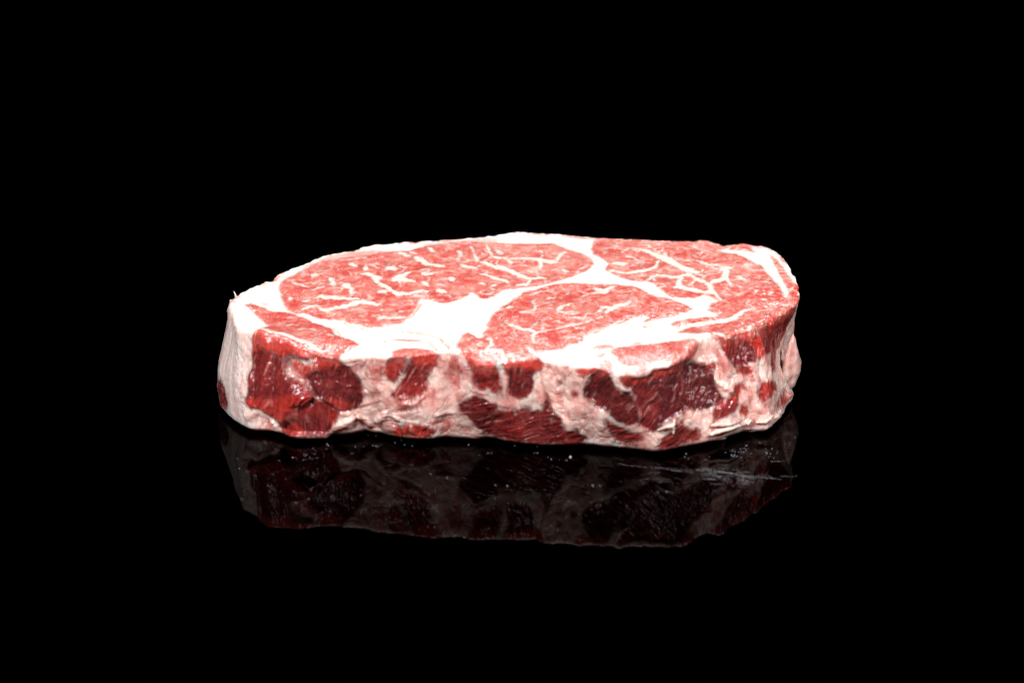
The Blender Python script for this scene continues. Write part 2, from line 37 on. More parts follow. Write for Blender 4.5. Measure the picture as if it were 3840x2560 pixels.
TOP=[
('L','eye_muscle',1,1,0.25,'-1462 -649 -1444 -548 -1410 -471 -1349 -364 -1271 -230 -1189 -155 -1103 -123 -1011 -100 -930 -76 -846 0 -759 15 -671 30 -613 54 -609 72 -539 111 -375 162 -257 167 -139 154 -21 141 156 118 274 114 361 13 447 -60 497 -167 523 -289 474 -406 409 -489 351 -537 264 -601 179 -656 93 -694 9 -733 -53 -747 -104 -851 -159 -898 -193 -889 -222 -799 -251 -765 -289 -845 -344 -916 -393 -963 -449 -961 -512 -911 -563 -885 -573 -917 -581 -1012 -600 -1122 -630 -1215 -665 -1299 -734 -1328 -815 -1363 -869 -1362 -926 -1322 -983 -1289 -1024 -1242 -1096 -1232 -1180 -1198 -1233 -1149 -1269 -1101 -1312 -1124 -1367 -1059 -1395 -971 -1430 -814 -1452 -709'),
('L','eye_muscle',0.9,0.55,0.8,'-1354 -278 -1274 -186 -1165 -56 -1052 7 -936 39 -848 53 -817 -1 -930 -85 -1103 -131 -1215 -197 -1270 -247'),
('L','eye_muscle',0.9,0.4,0.8,'-582 142 -435 197 -258 221 -110 244 -80 135 -257 158 -434 137 -551 97'),
('R','eye_muscle',0,0.7,0.42,'-1391 -540 -1390 -565 -1384 -576 -1375 -593 -1362 -608 -1347 -617 -1331 -623 -1314 -630 -1297 -638 -1279 -648 -1267 -654 -1264 -645 -1266 -633 -1279 -621 -1296 -605 -1314 -591 -1331 -583 -1347 -576 -1360 -568 -1370 -557 -1378 -543 -1384 -534'),
('R','eye_muscle',0,0.7,0.42,'-1265 -711 -1261 -719 -1248 -713 -1229 -704 -1211 -695 -1193 -685 -1175 -675 -1162 -669 -1160 -652 -1165 -640 -1179 -644 -1197 -651 -1216 -660 -1234 -673 -1251 -687 -1264 -698'),
('R','eye_muscle',0,0.8,0.42,'-1276 -464 -1260 -484 -1234 -443 -1234 -397 -1250 -376 -1276 -418'),
('R','eye_muscle',0,0.5,0.42,'-1248 -370 -1242 -382 -1232 -374 -1217 -364 -1203 -352 -1192 -339 -1183 -325 -1177 -315 -1176 -297 -1182 -287 -1189 -295 -1199 -306 -1210 -317 -1222 -330 -1237 -343 -1247 -353'),
('R','eye_muscle',0,1,0.42,'-1161 -482 -1159 -501 -1153 -520 -1145 -543 -1143 -560 -1139 -580 -1135 -615 -1132 -642 -1117 -668 -1107 -636 -1109 -608 -1112 -565 -1119 -518 -1134 -490 -1146 -479 -1155 -475'),
('R','eye_muscle',0,1,0.42,'-1070 -643 -1060 -670 -1051 -673 -1039 -675 -1031 -683 -1025 -693 -1019 -708 -1016 -718 -1013 -738 -1012 -773 -1010 -801 -1003 -823 -995 -812 -992 -787 -988 -748 -988 -699 -998 -656 -1011 -624 -1026 -601 -1042 -598 -1056 -605 -1065 -612'),
('R','eye_muscle',0,1,0.42,'-1222 -861 -1216 -869 -1205 -856 -1191 -838 -1180 -830 -1180 -834 -1177 -852 -1164 -873 -1146 -876 -1125 -875 -1106 -876 -1088 -878 -1069 -882 -1050 -886 -1030 -893 -1011 -900 -992 -904 -974 -900 -958 -893 -948 -887 -945 -872 -950 -859 -961 -858 -977 -858 -994 -855 -1012 -851 -1031 -844 -1051 -837 -1070 -828 -1089 -819 -1109 -812 -1130 -811 -1150 -812 -1163 -810 -1167 -808 -1172 -796 -1185 -787 -1198 -803 -1212 -826 -1222 -843'),
('R','eye_muscle',0,1,0.42,'-1291 -1075 -1285 -1081 -1278 -1070 -1270 -1055 -1260 -1042 -1247 -1031 -1232 -1021 -1218 -1013 -1208 -1006 -1201 -1002 -1196 -1003 -1190 -1019 -1182 -1050 -1170 -1079 -1155 -1092 -1139 -1096 -1124 -1094 -1110 -1077 -1099 -1056 -1088 -1040 -1077 -1036 -1065 -1035 -1051 -1033 -1033 -1028 -1014 -1023 -995 -1014 -976 -998 -959 -980 -942 -968 -925 -964 -906 -964 -889 -967 -874 -970 -859 -976 -844 -982 -829 -986 -814 -989 -804 -990 -802 -982 -804 -973 -814 -966 -828 -957 -843 -947 -858 -935 -873 -922 -890 -911 -908 -905 -928 -903 -949 -906 -968 -919 -986 -938 -1003 -952 -1021 -963 -1039 -970 -1056 -978 -1070 -984 -1082 -990 -1095 -1000 -1108 -1014 -1120 -1030 -1131 -1039 -1143 -1043 -1155 -1042 -1164 -1036 -1171 -1020 -1180 -992 -1191 -967 -1204 -960 -1214 -965 -1224 -972 -1238 -979 -1254 -990 -1268 -1003 -1278 -1022 -1287 -1043 -1292 -1058'),
('R','eye_muscle',0,1,0.42,'-1131 -1053 -1136 -1083 -1123 -1123 -1117 -1129 -1115 -1114 -1118 -1065'),
('R','eye_muscle',0,0.8,0.42,'-997 -984 -1005 -991 -1006 -1013 -1008 -1043 -1010 -1073 -1012 -1103 -1013 -1132 -1015 -1153 -1012 -1162 -1009 -1160 -1006 -1140 -1003 -1112 -1000 -1083 -997 -1055 -993 -1027 -991 -1007'),
('R','eye_muscle',0,1,0.42,'-1387 -852 -1377 -879 -1360 -879 -1355 -852 -1364 -825 -1381 -825'),
('R','eye_muscle',0,1,0.42,'-1293 -903 -1287 -918 -1249 -908 -1246 -891 -1252 -877 -1290 -887'),
('R','eye_muscle',0,1,0.42,'-964 -437 -958 -454 -945 -453 -928 -452 -913 -455 -902 -463 -891 -475 -883 -490 -877 -512 -870 -543 -861 -577 -849 -603 -838 -626 -824 -647 -809 -665 -795 -679 -783 -694 -772 -719 -760 -750 -746 -780 -731 -800 -716 -814 -700 -824 -681 -825 -661 -821 -642 -815 -623 -808 -604 -798 -586 -789 -565 -780 -544 -772 -529 -766 -526 -746 -532 -730 -547 -736 -568 -745 -589 -753 -608 -760 -626 -768 -644 -772 -664 -771 -682 -768 -699 -760 -712 -750 -724 -737 -735 -720 -746 -698 -758 -668 -773 -639 -789 -617 -803 -600 -815 -584 -824 -564 -833 -542 -841 -519 -850 -496 -859 -466 -872 -437 -886 -418 -900 -408 -914 -403 -931 -405 -949 -411 -961 -417'),
('R','eye_muscle',0,1,0.42,'-884 -439 -881 -467 -869 -484 -853 -507 -838 -526 -828 -530 -821 -529 -816 -527 -812 -518 -815 -505 -819 -496 -825 -485 -834 -471 -848 -457 -864 -439 -876 -426'),
('R','eye_muscle',0,0.9,0.42,'-803 -381 -794 -373 -791 -360 -789 -349 -787 -350 -779 -348 -765 -352 -752 -357 -743 -361 -736 -367 -730 -370 -721 -358 -725 -330 -730 -319 -739 -304 -750 -291 -765 -282 -781 -276 -797 -278 -807 -308 -809 -339 -809 -357'),
('R','eye_muscle',0,0.6,0.42,'-788 -311 -781 -303 -778 -270 -775 -224 -773 -181 -774 -148 -776 -122 -778 -106 -784 -95 -788 -108 -788 -124 -787 -146 -788 -172 -789 -212 -792 -258 -793 -291'),
('R','eye_muscle',0,1,0.42,'-764 -544 -749 -569 -740 -565 -727 -557 -715 -552 -708 -546 -698 -541 -686 -527 -674 -499 -662 -467 -652 -440 -644 -424 -637 -412 -633 -403 -632 -394 -635 -388 -641 -389 -649 -392 -660 -400 -674 -415 -689 -434 -701 -445 -708 -449 -717 -449 -728 -452 -740 -468 -752 -486 -760 -500'),
('R','eye_muscle',0,1,0.42,'-716 -512 -705 -563 -692 -564 -672 -570 -652 -576 -633 -585 -613 -593 -599 -598 -596 -591 -598 -581 -612 -568 -631 -550 -650 -533 -669 -513 -689 -493 -702 -476'),
('R','eye_muscle',0,1,0.42,'-712 -507 -721 -543 -705 -622 -699 -631 -695 -617 -697 -529'),
('R','eye_muscle',0,1,0.42,'-839 -748 -829 -776 -784 -772 -777 -739 -788 -708 -833 -718'),
('R','eye_muscle',0,0.8,0.42,'-952 -326 -940 -364 -917 -357 -910 -327 -920 -297 -943 -288'),
('R','eye_muscle',0,0.8,0.42,'-1046 -242 -1035 -267 -1032 -268 -1028 -268 -1024 -273 -1010 -284 -993 -303 -980 -316 -973 -306 -975 -283 -987 -259 -1004 -228 -1019 -202 -1031 -198 -1039 -203 -1042 -207'),
('R','eye_muscle',0,0.5,0.42,'-889 -302 -884 -317 -844 -319 -840 -304 -845 -289 -886 -287'),
('R','eye_muscle',0,0.5,0.42,'-844 -133 -836 -136 -826 -99 -828 -79 -835 -77 -846 -109'),
('R','eye_muscle',0,1,0.42,'-815 -1201 -811 -1215 -800 -1218 -783 -1222 -766 -1224 -748 -1224 -729 -1222 -711 -1221 -692 -1221 -674 -1222 -662 -1223 -657 -1206 -663 -1190 -675 -1189 -694 -1188 -713 -1188 -731 -1191 -750 -1195 -767 -1197 -784 -1195 -800 -1191 -811 -1188'),
('R','eye_muscle',0,0.8,0.42,'-811 -1056 -807 -1077 -784 -1101 -778 -1090 -781 -1069 -805 -1044'),
('R','eye_muscle',0,0.6,0.42,'-760 -1166 -756 -1174 -719 -1151 -717 -1140 -721 -1133 -759 -1155'),
('R','eye_muscle',0,0.8,0.42,'-697 -1103 -693 -1117 -660 -1118 -656 -1105 -661 -1091 -694 -1090'),
('R','eye_muscle',0,0.6,0.42,'-655 -1014 -651 -1019 -619 -972 -618 -960 -622 -954 -654 -1001'),
('R','eye_muscle',0,0.5,0.42,'-926 -684 -922 -686 -907 -637 -908 -624 -913 -622 -927 -671'),
('R','eye_muscle',0,0.5,0.42,'-911 -1236 -908 -1245 -864 -1262 -861 -1255 -864 -1246 -908 -1229'),
('R','eye_muscle',0,0.4,0.42,'-1003 -1156 -1001 -1165 -956 -1182 -953 -1175 -956 -1166 -1001 -1149'),
('R','eye_muscle',0,0.8,0.42,'-740 -15 -735 -43 -726 -56 -713 -72 -700 -90 -687 -102 -673 -115 -663 -123 -655 -110 -658 -81 -668 -66 -681 -45 -694 -25 -709 -14 -722 -4 -732 1'),
('R','eye_muscle',0,0.9,0.42,'-627 -118 -623 -156 -612 -178 -596 -207 -582 -233 -569 -252 -557 -269 -549 -280 -537 -266 -540 -227 -548 -212 -559 -191 -571 -168 -586 -145 -603 -120 -615 -103'),
('R','eye_muscle',0,0.5,0.42,'-1106 -158 -1100 -177 -1077 -175 -1045 -171 -1013 -166 -981 -153 -949 -138 -927 -126 -925 -109 -930 -96 -953 -102 -985 -112 -1016 -120 -1048 -128 -1080 -134 -1102 -138'),
('R','eye_muscle',0,0.4,0.42,'-1206 -572 -1202 -580 -1169 -565 -1167 -553 -1171 -544 -1204 -560'),
('R','eye_muscle',0,0.5,0.42,'-1082 -739 -1079 -749 -1051 -750 -1049 -740 -1052 -730 -1080 -729'),
('R','eye_muscle',0,0.4,0.42,'-1353 -729 -1352 -740 -1315 -790 -1311 -784 -1313 -772 -1350 -724'),
('R','eye_muscle',0,0.4,0.42,'-886 -838 -884 -853 -860 -886 -856 -880 -858 -866 -882 -832'),
('R','eye_muscle',0,0.5,0.42,'-626 -897 -623 -910 -578 -936 -574 -926 -577 -914 -622 -888'),
('R','eye_muscle',0,0.85,0.42,'-555 50 -551 22 -545 10 -537 -5 -529 -19 -522 -24 -515 -29 -510 -32 -501 -20 -504 9 -508 21 -514 36 -521 52 -530 58 -540 63 -547 65'),
('R','eye_muscle',0,0.45,0.42,'-511 -25 -507 -47 -459 -77 -456 -68 -458 -54 -505 -10'),
('R','eye_muscle',0,0.9,0.42,'-731 -12 -726 -50 -717 -63 -703 -81 -690 -99 -677 -108 -666 -116 -658 -120 -651 -108 -654 -85 -661 -71 -672 -53 -683 -35 -696 -20 -710 -4 -720 7'),
('R','eye_muscle',0,1,0.42,'-632 -102 -627 -140 -617 -158 -603 -182 -591 -205 -581 -223 -571 -246 -559 -268 -545 -275 -532 -276 -519 -276 -502 -290 -483 -304 -466 -316 -451 -321 -439 -323 -430 -324 -426 -311 -429 -294 -438 -286 -450 -276 -464 -265 -481 -255 -500 -243 -517 -232 -530 -216 -540 -202 -548 -186 -556 -172 -565 -151 -578 -126 -593 -109 -609 -93 -620 -84'),
('R','eye_muscle',0,0.9,0.42,'-359 9 -357 -16 -354 -31 -349 -49 -349 -60 -346 -69 -342 -91 -339 -109 -328 -129 -319 -100 -319 -79 -320 -47 -324 -9 -336 12 -345 18 -352 19'),
('R','eye_muscle',0,0.5,0.42,'-325 -39 -317 -57 -294 -33 -292 -15 -297 -3 -321 -12'),
('R','eye_muscle',0,0.9,0.42,'-279 77 -276 48 -271 44 -266 38 -261 24 -256 -17 -250 -71 -245 -119 -241 -153 -238 -174 -238 -183 -236 -188 -235 -198 -233 -208 -224 -236 -213 -216 -211 -206 -209 -185 -209 -155 -215 -132 -221 -117 -227 -96 -234 -54 -242 -1 -250 43 -258 71 -266 85 -271 92'),
('R','eye_muscle',0,0.55,0.42,'-360 -176 -350 -204 -327 -192 -321 -163 -330 -139 -353 -143'),
('R','eye_muscle',0,0.8,0.42,'-329 -279 -323 -319 -318 -322 -309 -328 -298 -334 -284 -338 -267 -341 -252 -345 -236 -352 -222 -360 -211 -365 -206 -353 -209 -335 -219 -326 -234 -313 -250 -301 -266 -291 -282 -283 -296 -275 -306 -267 -313 -260 -318 -254'),
('R','eye_muscle',0,1,0.42,'-211 -227 -207 -249 -197 -257 -183 -268 -167 -283 -150 -303 -130 -329 -109 -352 -89 -367 -69 -380 -51 -392 -37 -402 -25 -412 -13 -425 0 -443 16 -466 33 -490 52 -514 73 -538 91 -557 105 -568 115 -573 121 -575 131 -550 124 -517 118 -515 109 -510 97 -501 81 -481 61 -455 42 -429 26 -405 11 -379 -4 -356 -18 -341 -31 -330 -46 -319 -65 -309 -84 -299 -104 -287 -123 -270 -144 -249 -162 -232 -180 -221 -195 -215 -205 -212'),
('R','eye_muscle',0,1,0.42,'116 -549 124 -572 134 -565 149 -556 163 -549 177 -547 191 -546 200 -550 205 -558 207 -569 207 -580 206 -595 201 -616 198 -632 199 -650 205 -649 210 -634 216 -611 220 -585 219 -557 214 -532 205 -515 192 -509 177 -510 162 -513 147 -515 132 -519 121 -521'),
('R','eye_muscle',0,1,0.42,'128 -545 115 -544 109 -569 100 -602 90 -626 80 -634 66 -637 54 -638 43 -642 33 -643 26 -645 23 -655 25 -667 32 -672 42 -678 54 -682 67 -681 82 -677 97 -664 111 -638 122 -605 130 -582'),
('R','eye_muscle',0,0.9,0.42,'152 -361 145 -382 146 -404 148 -438 152 -471 158 -501 164 -526 169 -543 177 -543 179 -519 174 -503 168 -479 163 -456 161 -429 160 -399 160 -376'),
('R','eye_muscle',0,0.7,0.42,'91 -375 94 -392 140 -414 146 -397 142 -377 96 -362'),
('R','eye_muscle',0,0.8,0.42,'-165 107 -171 72 -166 39 -158 -9 -150 -51 -144 -81 -138 -107 -130 -130 -120 -149 -107 -166 -91 -179 -70 -187 -44 -193 -20 -195 1 -191 20 -184 38 -179 57 -182 76 -188 95 -194 116 -200 136 -205 153 -212 165 -219 175 -227 185 -237 200 -245 216 -255 233 -262 251 -267 268 -268 280 -269 287 -247 281 -223 270 -221 253 -217 236 -210 222 -196 207 -179 192 -163 180 -157 169 -154 155 -151 137 -149 117 -149 97 -148 77 -145 58 -142 38 -141 18 -146 -1 -153 -20 -157 -44 -152 -68 -144 -89 -134 -103 -122 -113 -109 -121 -93 -127 -77 -131 -57 -136 -31 -142 11 -148 60 -152 95'),
('R','eye_muscle',0,0.8,0.42,'-110 4 -107 -35 -101 -49 -93 -66 -86 -83 -79 -88 -71 -94 -66 -97 -56 -89 -57 -60 -60 -44 -65 -24 -71 -3 -81 7 -91 16 -98 21'),
('R','eye_muscle',0,0.9,0.42,'-31 -191 -30 -220 -26 -236 -21 -255 -21 -264 -20 -256 -19 -267 -19 -280 -14 -305 -4 -297 -1 -287 4 -266 4 -227 -6 -203 -15 -190 -22 -183'),
('R','eye_muscle',0,1,0.42,'174 -179 165 -220 167 -243 171 -274 172 -298 174 -318 174 -341 175 -359 180 -377 188 -367 191 -351 195 -325 198 -291 195 -254 192 -220 189 -196'),
('R','eye_muscle',0,0.7,0.42,'167 -27 170 -55 177 -66 185 -78 187 -85 187 -88 186 -107 183 -126 179 -141 173 -155 168 -166 167 -191 175 -198 180 -189 188 -173 195 -153 201 -127 206 -95 205 -54 194 -29 183 -18 176 -12'),
('R','eye_muscle',0,0.5,0.42,'0 -38 0 -58 29 -129 35 -124 35 -105 6 -34'),
('R','eye_muscle',0,0.9,0.42,'276 -248 289 -247 294 -232 301 -209 309 -184 316 -152 323 -120 330 -94 337 -75 345 -60 351 -48 353 -24 346 -14 339 -21 329 -34 318 -54 308 -80 298 -110 290 -137 283 -165 277 -192 273 -211'),
('R','eye_muscle',0,0.8,0.42,'302 -379 305 -406 316 -416 331 -429 343 -443 350 -452 356 -463 360 -472 366 -471 367 -452 365 -438 360 -417 351 -395 337 -382 321 -370 310 -362'),
('R','eye_muscle',0,0.6,0.42,'299 -321 292 -327 280 -411 282 -428 289 -423 302 -338'),
('R','eye_muscle',0,0.6,0.42,'378 -225 377 -240 381 -257 388 -282 392 -305 392 -327 391 -351 390 -368 394 -379 398 -371 399 -353 400 -327 399 -298 394 -269 387 -243 383 -225'),
('R','eye_muscle',0,0.7,0.42,'419 -391 424 -402 435 -393 451 -379 466 -363 477 -340 486 -315 492 -298 491 -279 485 -277 479 -292 471 -312 461 -330 448 -347 432 -362 421 -373'),
('R','eye_muscle',0,0.4,0.42,'422 -100 418 -115 422 -202 427 -211 432 -196 428 -109'),
('R','eye_muscle',0,0.9,0.42,'-207 -441 -204 -458 -192 -465 -175 -475 -159 -488 -144 -507 -129 -530 -114 -550 -101 -560 -90 -567 -79 -573 -67 -584 -56 -594 -47 -605 -38 -614 -30 -626 -24 -634 -15 -627 -15 -599 -20 -584 -28 -564 -38 -544 -51 -535 -63 -529 -75 -523 -86 -514 -97 -505 -108 -494 -123 -482 -139 -466 -156 -452 -173 -441 -191 -434 -203 -429'),
('R','eye_muscle',0,0.8,0.42,'-582 -428 -577 -453 -568 -460 -554 -469 -541 -475 -530 -472 -521 -467 -511 -460 -500 -457 -490 -453 -482 -451 -478 -422 -487 -400 -494 -407 -504 -416 -514 -423 -524 -425 -533 -426 -542 -423 -553 -420 -566 -414 -575 -409'),
('R','eye_muscle',0,0.9,0.42,'-406 -537 -396 -575 -389 -578 -380 -581 -371 -583 -365 -572 -361 -561 -359 -552 -357 -525 -365 -510 -368 -505 -372 -500 -376 -495 -382 -497 -391 -499 -397 -501'),
('R','eye_muscle',0,0.9,0.42,'-571 -595 -567 -617 -559 -628 -549 -642 -542 -656 -536 -665 -529 -680 -524 -691 -513 -691 -512 -659 -515 -642 -522 -618 -531 -593 -544 -585 -556 -581 -565 -581'),
('R','eye_muscle',0,0.95,0.42,'-479 -740 -471 -771 -464 -774 -454 -778 -443 -783 -431 -785 -418 -788 -409 -790 -402 -772 -408 -747 -417 -739 -429 -729 -442 -719 -453 -716 -464 -714 -471 -713'),
('R','eye_muscle',0,0.8,0.42,'-405 -760 -406 -776 -383 -869 -375 -870 -374 -848 -399 -761'),
('R','eye_muscle',0,1,0.42,'-702 -733 -700 -761 -691 -778 -678 -801 -661 -818 -644 -814 -626 -802 -609 -791 -592 -787 -575 -783 -560 -781 -545 -779 -531 -778 -521 -778 -515 -757 -522 -735 -532 -733 -546 -731 -562 -730 -578 -735 -596 -741 -613 -749 -631 -758 -648 -767 -661 -768 -673 -758 -685 -739 -693 -725'),
('R','eye_muscle',0,0.8,0.42,'-217 -616 -214 -633 -206 -639 -196 -646 -185 -654 -175 -658 -164 -662 -156 -664 -153 -655 -155 -643 -162 -636 -173 -627 -183 -618 -194 -613 -205 -608 -212 -604'),
('R','eye_muscle',0,0.8,0.42,'-95 -652 -100 -641 -111 -647 -126 -656 -138 -671 -142 -706 -137 -734 -131 -754 -123 -760 -115 -759 -110 -756 -107 -746 -110 -735 -114 -730 -120 -725 -123 -719 -125 -711 -127 -702 -128 -703 -121 -692 -108 -679 -98 -669'),
('R','eye_muscle',0,0.9,0.42,'-164 -817 -160 -831 -120 -829 -117 -815 -121 -801 -160 -803'),
('R','eye_muscle',0,0.7,0.42,'-454 -904 -450 -919 -411 -924 -408 -915 -411 -903 -450 -891'),
('R','eye_muscle',0,0.6,0.42,'-477 -645 -472 -658 -465 -655 -456 -652 -446 -654 -433 -663 -417 -678 -406 -689 -402 -682 -403 -668 -414 -653 -430 -633 -445 -618 -457 -618 -468 -624 -475 -629'),
('R','eye_muscle',0,0.5,0.42,'-371 -794 -368 -803 -318 -812 -315 -804 -318 -795 -368 -786'),
('R','eye_muscle',0,0.6,0.42,'-363 -665 -359 -676 -336 -669 -334 -655 -338 -643 -360 -650'),
('R','eye_muscle',0,0.4,0.42,'227 -533 231 -548 250 -551 277 -554 300 -554 313 -540 321 -523 325 -511 325 -497 321 -494 316 -501 310 -511 299 -517 278 -520 251 -519 231 -518'),
('R','eye_muscle',0,0.4,0.42,'-379 120 -379 90 -353 39 -345 45 -346 70 -370 127'),
('R','eye_muscle',0,0.4,0.42,'-35 93 -38 71 -19 -34 -13 -39 -10 -21 -26 88'),
('R','eye_muscle',0,0.4,0.42,'53 -288 54 -299 88 -334 92 -328 90 -317 56 -282'),
('R','eye_muscle',0,0.6,0.42,'-640 -997 -636 -1004 -604 -973 -602 -961 -606 -954 -639 -985'),
('R','eye_muscle',0,0.6,0.42,'-676 -1109 -670 -1117 -659 -1101 -659 -1084 -664 -1076 -675 -1092'),
('R','eye_muscle',0,0.35,0.42,'-91 -474 -88 -481 -42 -447 -41 -439 -44 -433 -89 -464'),
('L','inner_muscle',0.95,1,0.25,'-150 -1353 -134 -1261 -113 -1169 -75 -1060 -25 -974 37 -872 93 -776 150 -737 207 -682 264 -642 349 -633 434 -639 519 -650 604 -653 652 -655 691 -681 757 -716 795 -750 837 -832 890 -899 934 -900 977 -934 1029 -999 1070 -1064 1100 -1120 1064 -1174 1006 -1219 950 -1248 906 -1255 838 -1291 788 -1321 818 -1260 841 -1230 797 -1220 742 -1226 695 -1302 639 -1362 600 -1376 554 -1436 524 -1473 484 -1532 502 -1480 414 -1540 440 -1576 400 -1656 329 -1711 259 -1765 195 -1773 141 -1796 110 -1716 83 -1688 99 -1783 141 -1850 162 -1886 192 -2006 87 -2076 -45 -2058 -176 -2047 -240 -1968 -284 -1859 -318 -1751 -327 -1675 -295 -1516 -269 -1456 -208 -1549 -165 -1557 -173 -1474 -150 -1414'),
('R','inner_muscle',0,1,0.42,'-55 -1306 -54 -1323 -47 -1331 -38 -1343 -27 -1357 -13 -1373 2 -1391 17 -1408 29 -1422 42 -1436 56 -1448 71 -1456 85 -1460 99 -1467 112 -1480 125 -1496 135 -1508 145 -1492 142 -1459 132 -1449 118 -1434 103 -1422 87 -1416 72 -1414 59 -1409 47 -1398 35 -1385 22 -1370 7 -1355 -9 -1340 -22 -1326 -34 -1314 -43 -1304 -50 -1298'),
('R','inner_muscle',0,1,0.42,'-49 -1302 -43 -1305 -23 -1248 -23 -1237 -27 -1235 -50 -1285'),
('R','inner_muscle',0,0.9,0.42,'108 -1447 116 -1450 123 -1430 134 -1402 144 -1374 152 -1345 160 -1317 166 -1292 167 -1270 164 -1256 162 -1250 158 -1250 157 -1260 158 -1266 159 -1272 157 -1280 152 -1299 144 -1325 135 -1351 125 -1378 115 -1406 107 -1425'),
('R','inner_muscle',0,1,0.42,'149 -1468 137 -1466 130 -1487 121 -1517 114 -1550 112 -1582 115 -1609 119 -1632 126 -1649 134 -1662 140 -1668 144 -1666 145 -1654 142 -1640 137 -1621 135 -1603 132 -1590 129 -1577 129 -1567 135 -1547 144 -1521 151 -1502'),
('R','inner_muscle',0,0.75,0.42,'138 -1485 144 -1504 158 -1499 178 -1492 199 -1484 216 -1476 233 -1467 254 -1455 279 -1437 308 -1416 336 -1397 365 -1382 393 -1369 419 -1356 439 -1341 455 -1326 475 -1309 504 -1287 536 -1263 558 -1246 561 -1234 557 -1226 534 -1241 502 -1263 473 -1283 453 -1297 436 -1311 417 -1324 392 -1339 363 -1354 334 -1370 306 -1390 277 -1411 252 -1429 232 -1441 215 -1450 198 -1457 178 -1461 157 -1463 143 -1464'),
('R','inner_muscle',0,0.9,0.42,'107 -1168 111 -1162 112 -1156 113 -1148 116 -1140 125 -1131 137 -1119 149 -1094 151 -1056 147 -1023 143 -995 139 -969 134 -948 133 -943 134 -940 140 -929 145 -920 146 -903 141 -894 135 -899 126 -910 119 -935 121 -966 126 -990 130 -1011 132 -1036 134 -1060 134 -1070 130 -1083 120 -1100 111 -1118 106 -1135 104 -1149 104 -1158'),
('R','inner_muscle',0,0.7,0.42,'107 -845 111 -852 121 -845 135 -833 151 -819 169 -798 188 -774 202 -757 203 -744 199 -737 185 -750 165 -769 147 -786 132 -804 118 -820 108 -832'),
('R','inner_muscle',0,0.8,0.42,'314 -852 318 -858 329 -848 343 -833 356 -814 361 -786 362 -761 362 -745 359 -735 355 -743 353 -757 351 -775 348 -788 339 -805 325 -824 316 -839'),
('R','inner_muscle',0,0.75,0.42,'200 -902 204 -915 213 -917 226 -917 239 -915 252 -905 264 -894 273 -885 276 -868 271 -857 262 -862 249 -868 237 -873 225 -879 213 -884 204 -887'),
('R','inner_muscle',0,0.7,0.42,'178 -989 181 -999 193 -998 210 -996 227 -991 242 -979 256 -964 266 -953 268 -941 264 -933 254 -940 240 -949 225 -957 209 -966 193 -973 181 -978'),
('R','inner_muscle',0,0.8,0.42,'-41 -1064 -35 -1078 4 -1059 9 -1035 1 -1018 -37 -1044'),
('R','inner_muscle',0,0.5,0.42,'12 -1001 15 -1006 65 -945 66 -934 63 -929 13 -993'),
('R','inner_muscle',0,0.95,0.42,'270 -1186 282 -1175 285 -1160 289 -1141 294 -1125 299 -1107 307 -1087 316 -1068 330 -1051 347 -1036 360 -1023 367 -1014 370 -1006 372 -1002 372 -991 369 -988 367 -989 364 -992 358 -997 344 -1005 327 -1016 311 -1029 298 -1043 287 -1060 276 -1080 270 -1110 266 -1137 264 -1155'),
('R','inner_muscle',0,0.8,0.42,'281 -1150 285 -1164 298 -1160 318 -1156 340 -1154 363 -1156 388 -1159 405 -1162 408 -1154 406 -1145 389 -1141 364 -1137 340 -1133 318 -1133 298 -1135 284 -1136'),
('R','inner_muscle',0,0.6,0.42,'438 -1128 442 -1129 466 -1068 465 -1055 461 -1053 438 -1117'),
('R','inner_muscle',0,1,0.42,'502 -721 504 -738 513 -754 527 -773 539 -792 549 -810 561 -830 577 -841 593 -816 600 -788 605 -768 614 -754 625 -740 633 -729 636 -707 630 -695 621 -699 609 -707 596 -719 585 -735 578 -746 576 -742 573 -743 562 -735 549 -724 534 -718 518 -712 507 -710'),
('R','inner_muscle',0,0.75,0.42,'549 -805 542 -786 528 -791 506 -800 485 -812 464 -831 443 -853 427 -875 418 -896 415 -917 414 -930 416 -937 418 -934 420 -923 423 -908 430 -893 446 -877 466 -860 487 -847 507 -838 528 -832 543 -828'),
('R','inner_muscle',0,0.85,0.42,'485 -1190 489 -1197 501 -1187 518 -1172 535 -1154 549 -1133 563 -1112 574 -1101 588 -1104 604 -1115 616 -1124 626 -1102 621 -1070 609 -1065 591 -1058 573 -1060 557 -1079 544 -1106 531 -1129 515 -1148 499 -1165 487 -1178'),
('R','inner_muscle',0,0.6,0.42,'488 -1298 491 -1304 576 -1215 578 -1203 574 -1196 489 -1289'),
('R','inner_muscle',0,0.9,0.42,'13 -1406 8 -1421 8 -1447 10 -1484 13 -1520 22 -1539 30 -1543 32 -1537 27 -1549 17 -1566 10 -1579 9 -1587 12 -1590 20 -1580 31 -1563 39 -1544 35 -1520 28 -1510 25 -1500 23 -1478 21 -1443 20 -1418'),
('R','inner_muscle',0,0.8,0.42,'-102 -1416 -100 -1421 -46 -1400 -45 -1394 -46 -1389 -101 -1410'),
('R','inner_muscle',0,0.4,0.42,'79 -1188 79 -1195 101 -1227 103 -1224 103 -1217 81 -1185'),
('R','inner_muscle',0,0.5,0.42,'217 -1237 221 -1261 242 -1277 250 -1262 246 -1238 225 -1222'),
('R','inner_muscle',0,0.4,0.42,'260 -752 263 -759 298 -727 299 -715 296 -708 261 -739'),
('R','inner_muscle',0,0.4,0.42,'401 -755 404 -762 455 -731 457 -721 454 -714 403 -745'),
('R','inner_muscle',0,0.4,0.42,'12 -1279 13 -1287 45 -1335 48 -1331 48 -1323 15 -1275'),
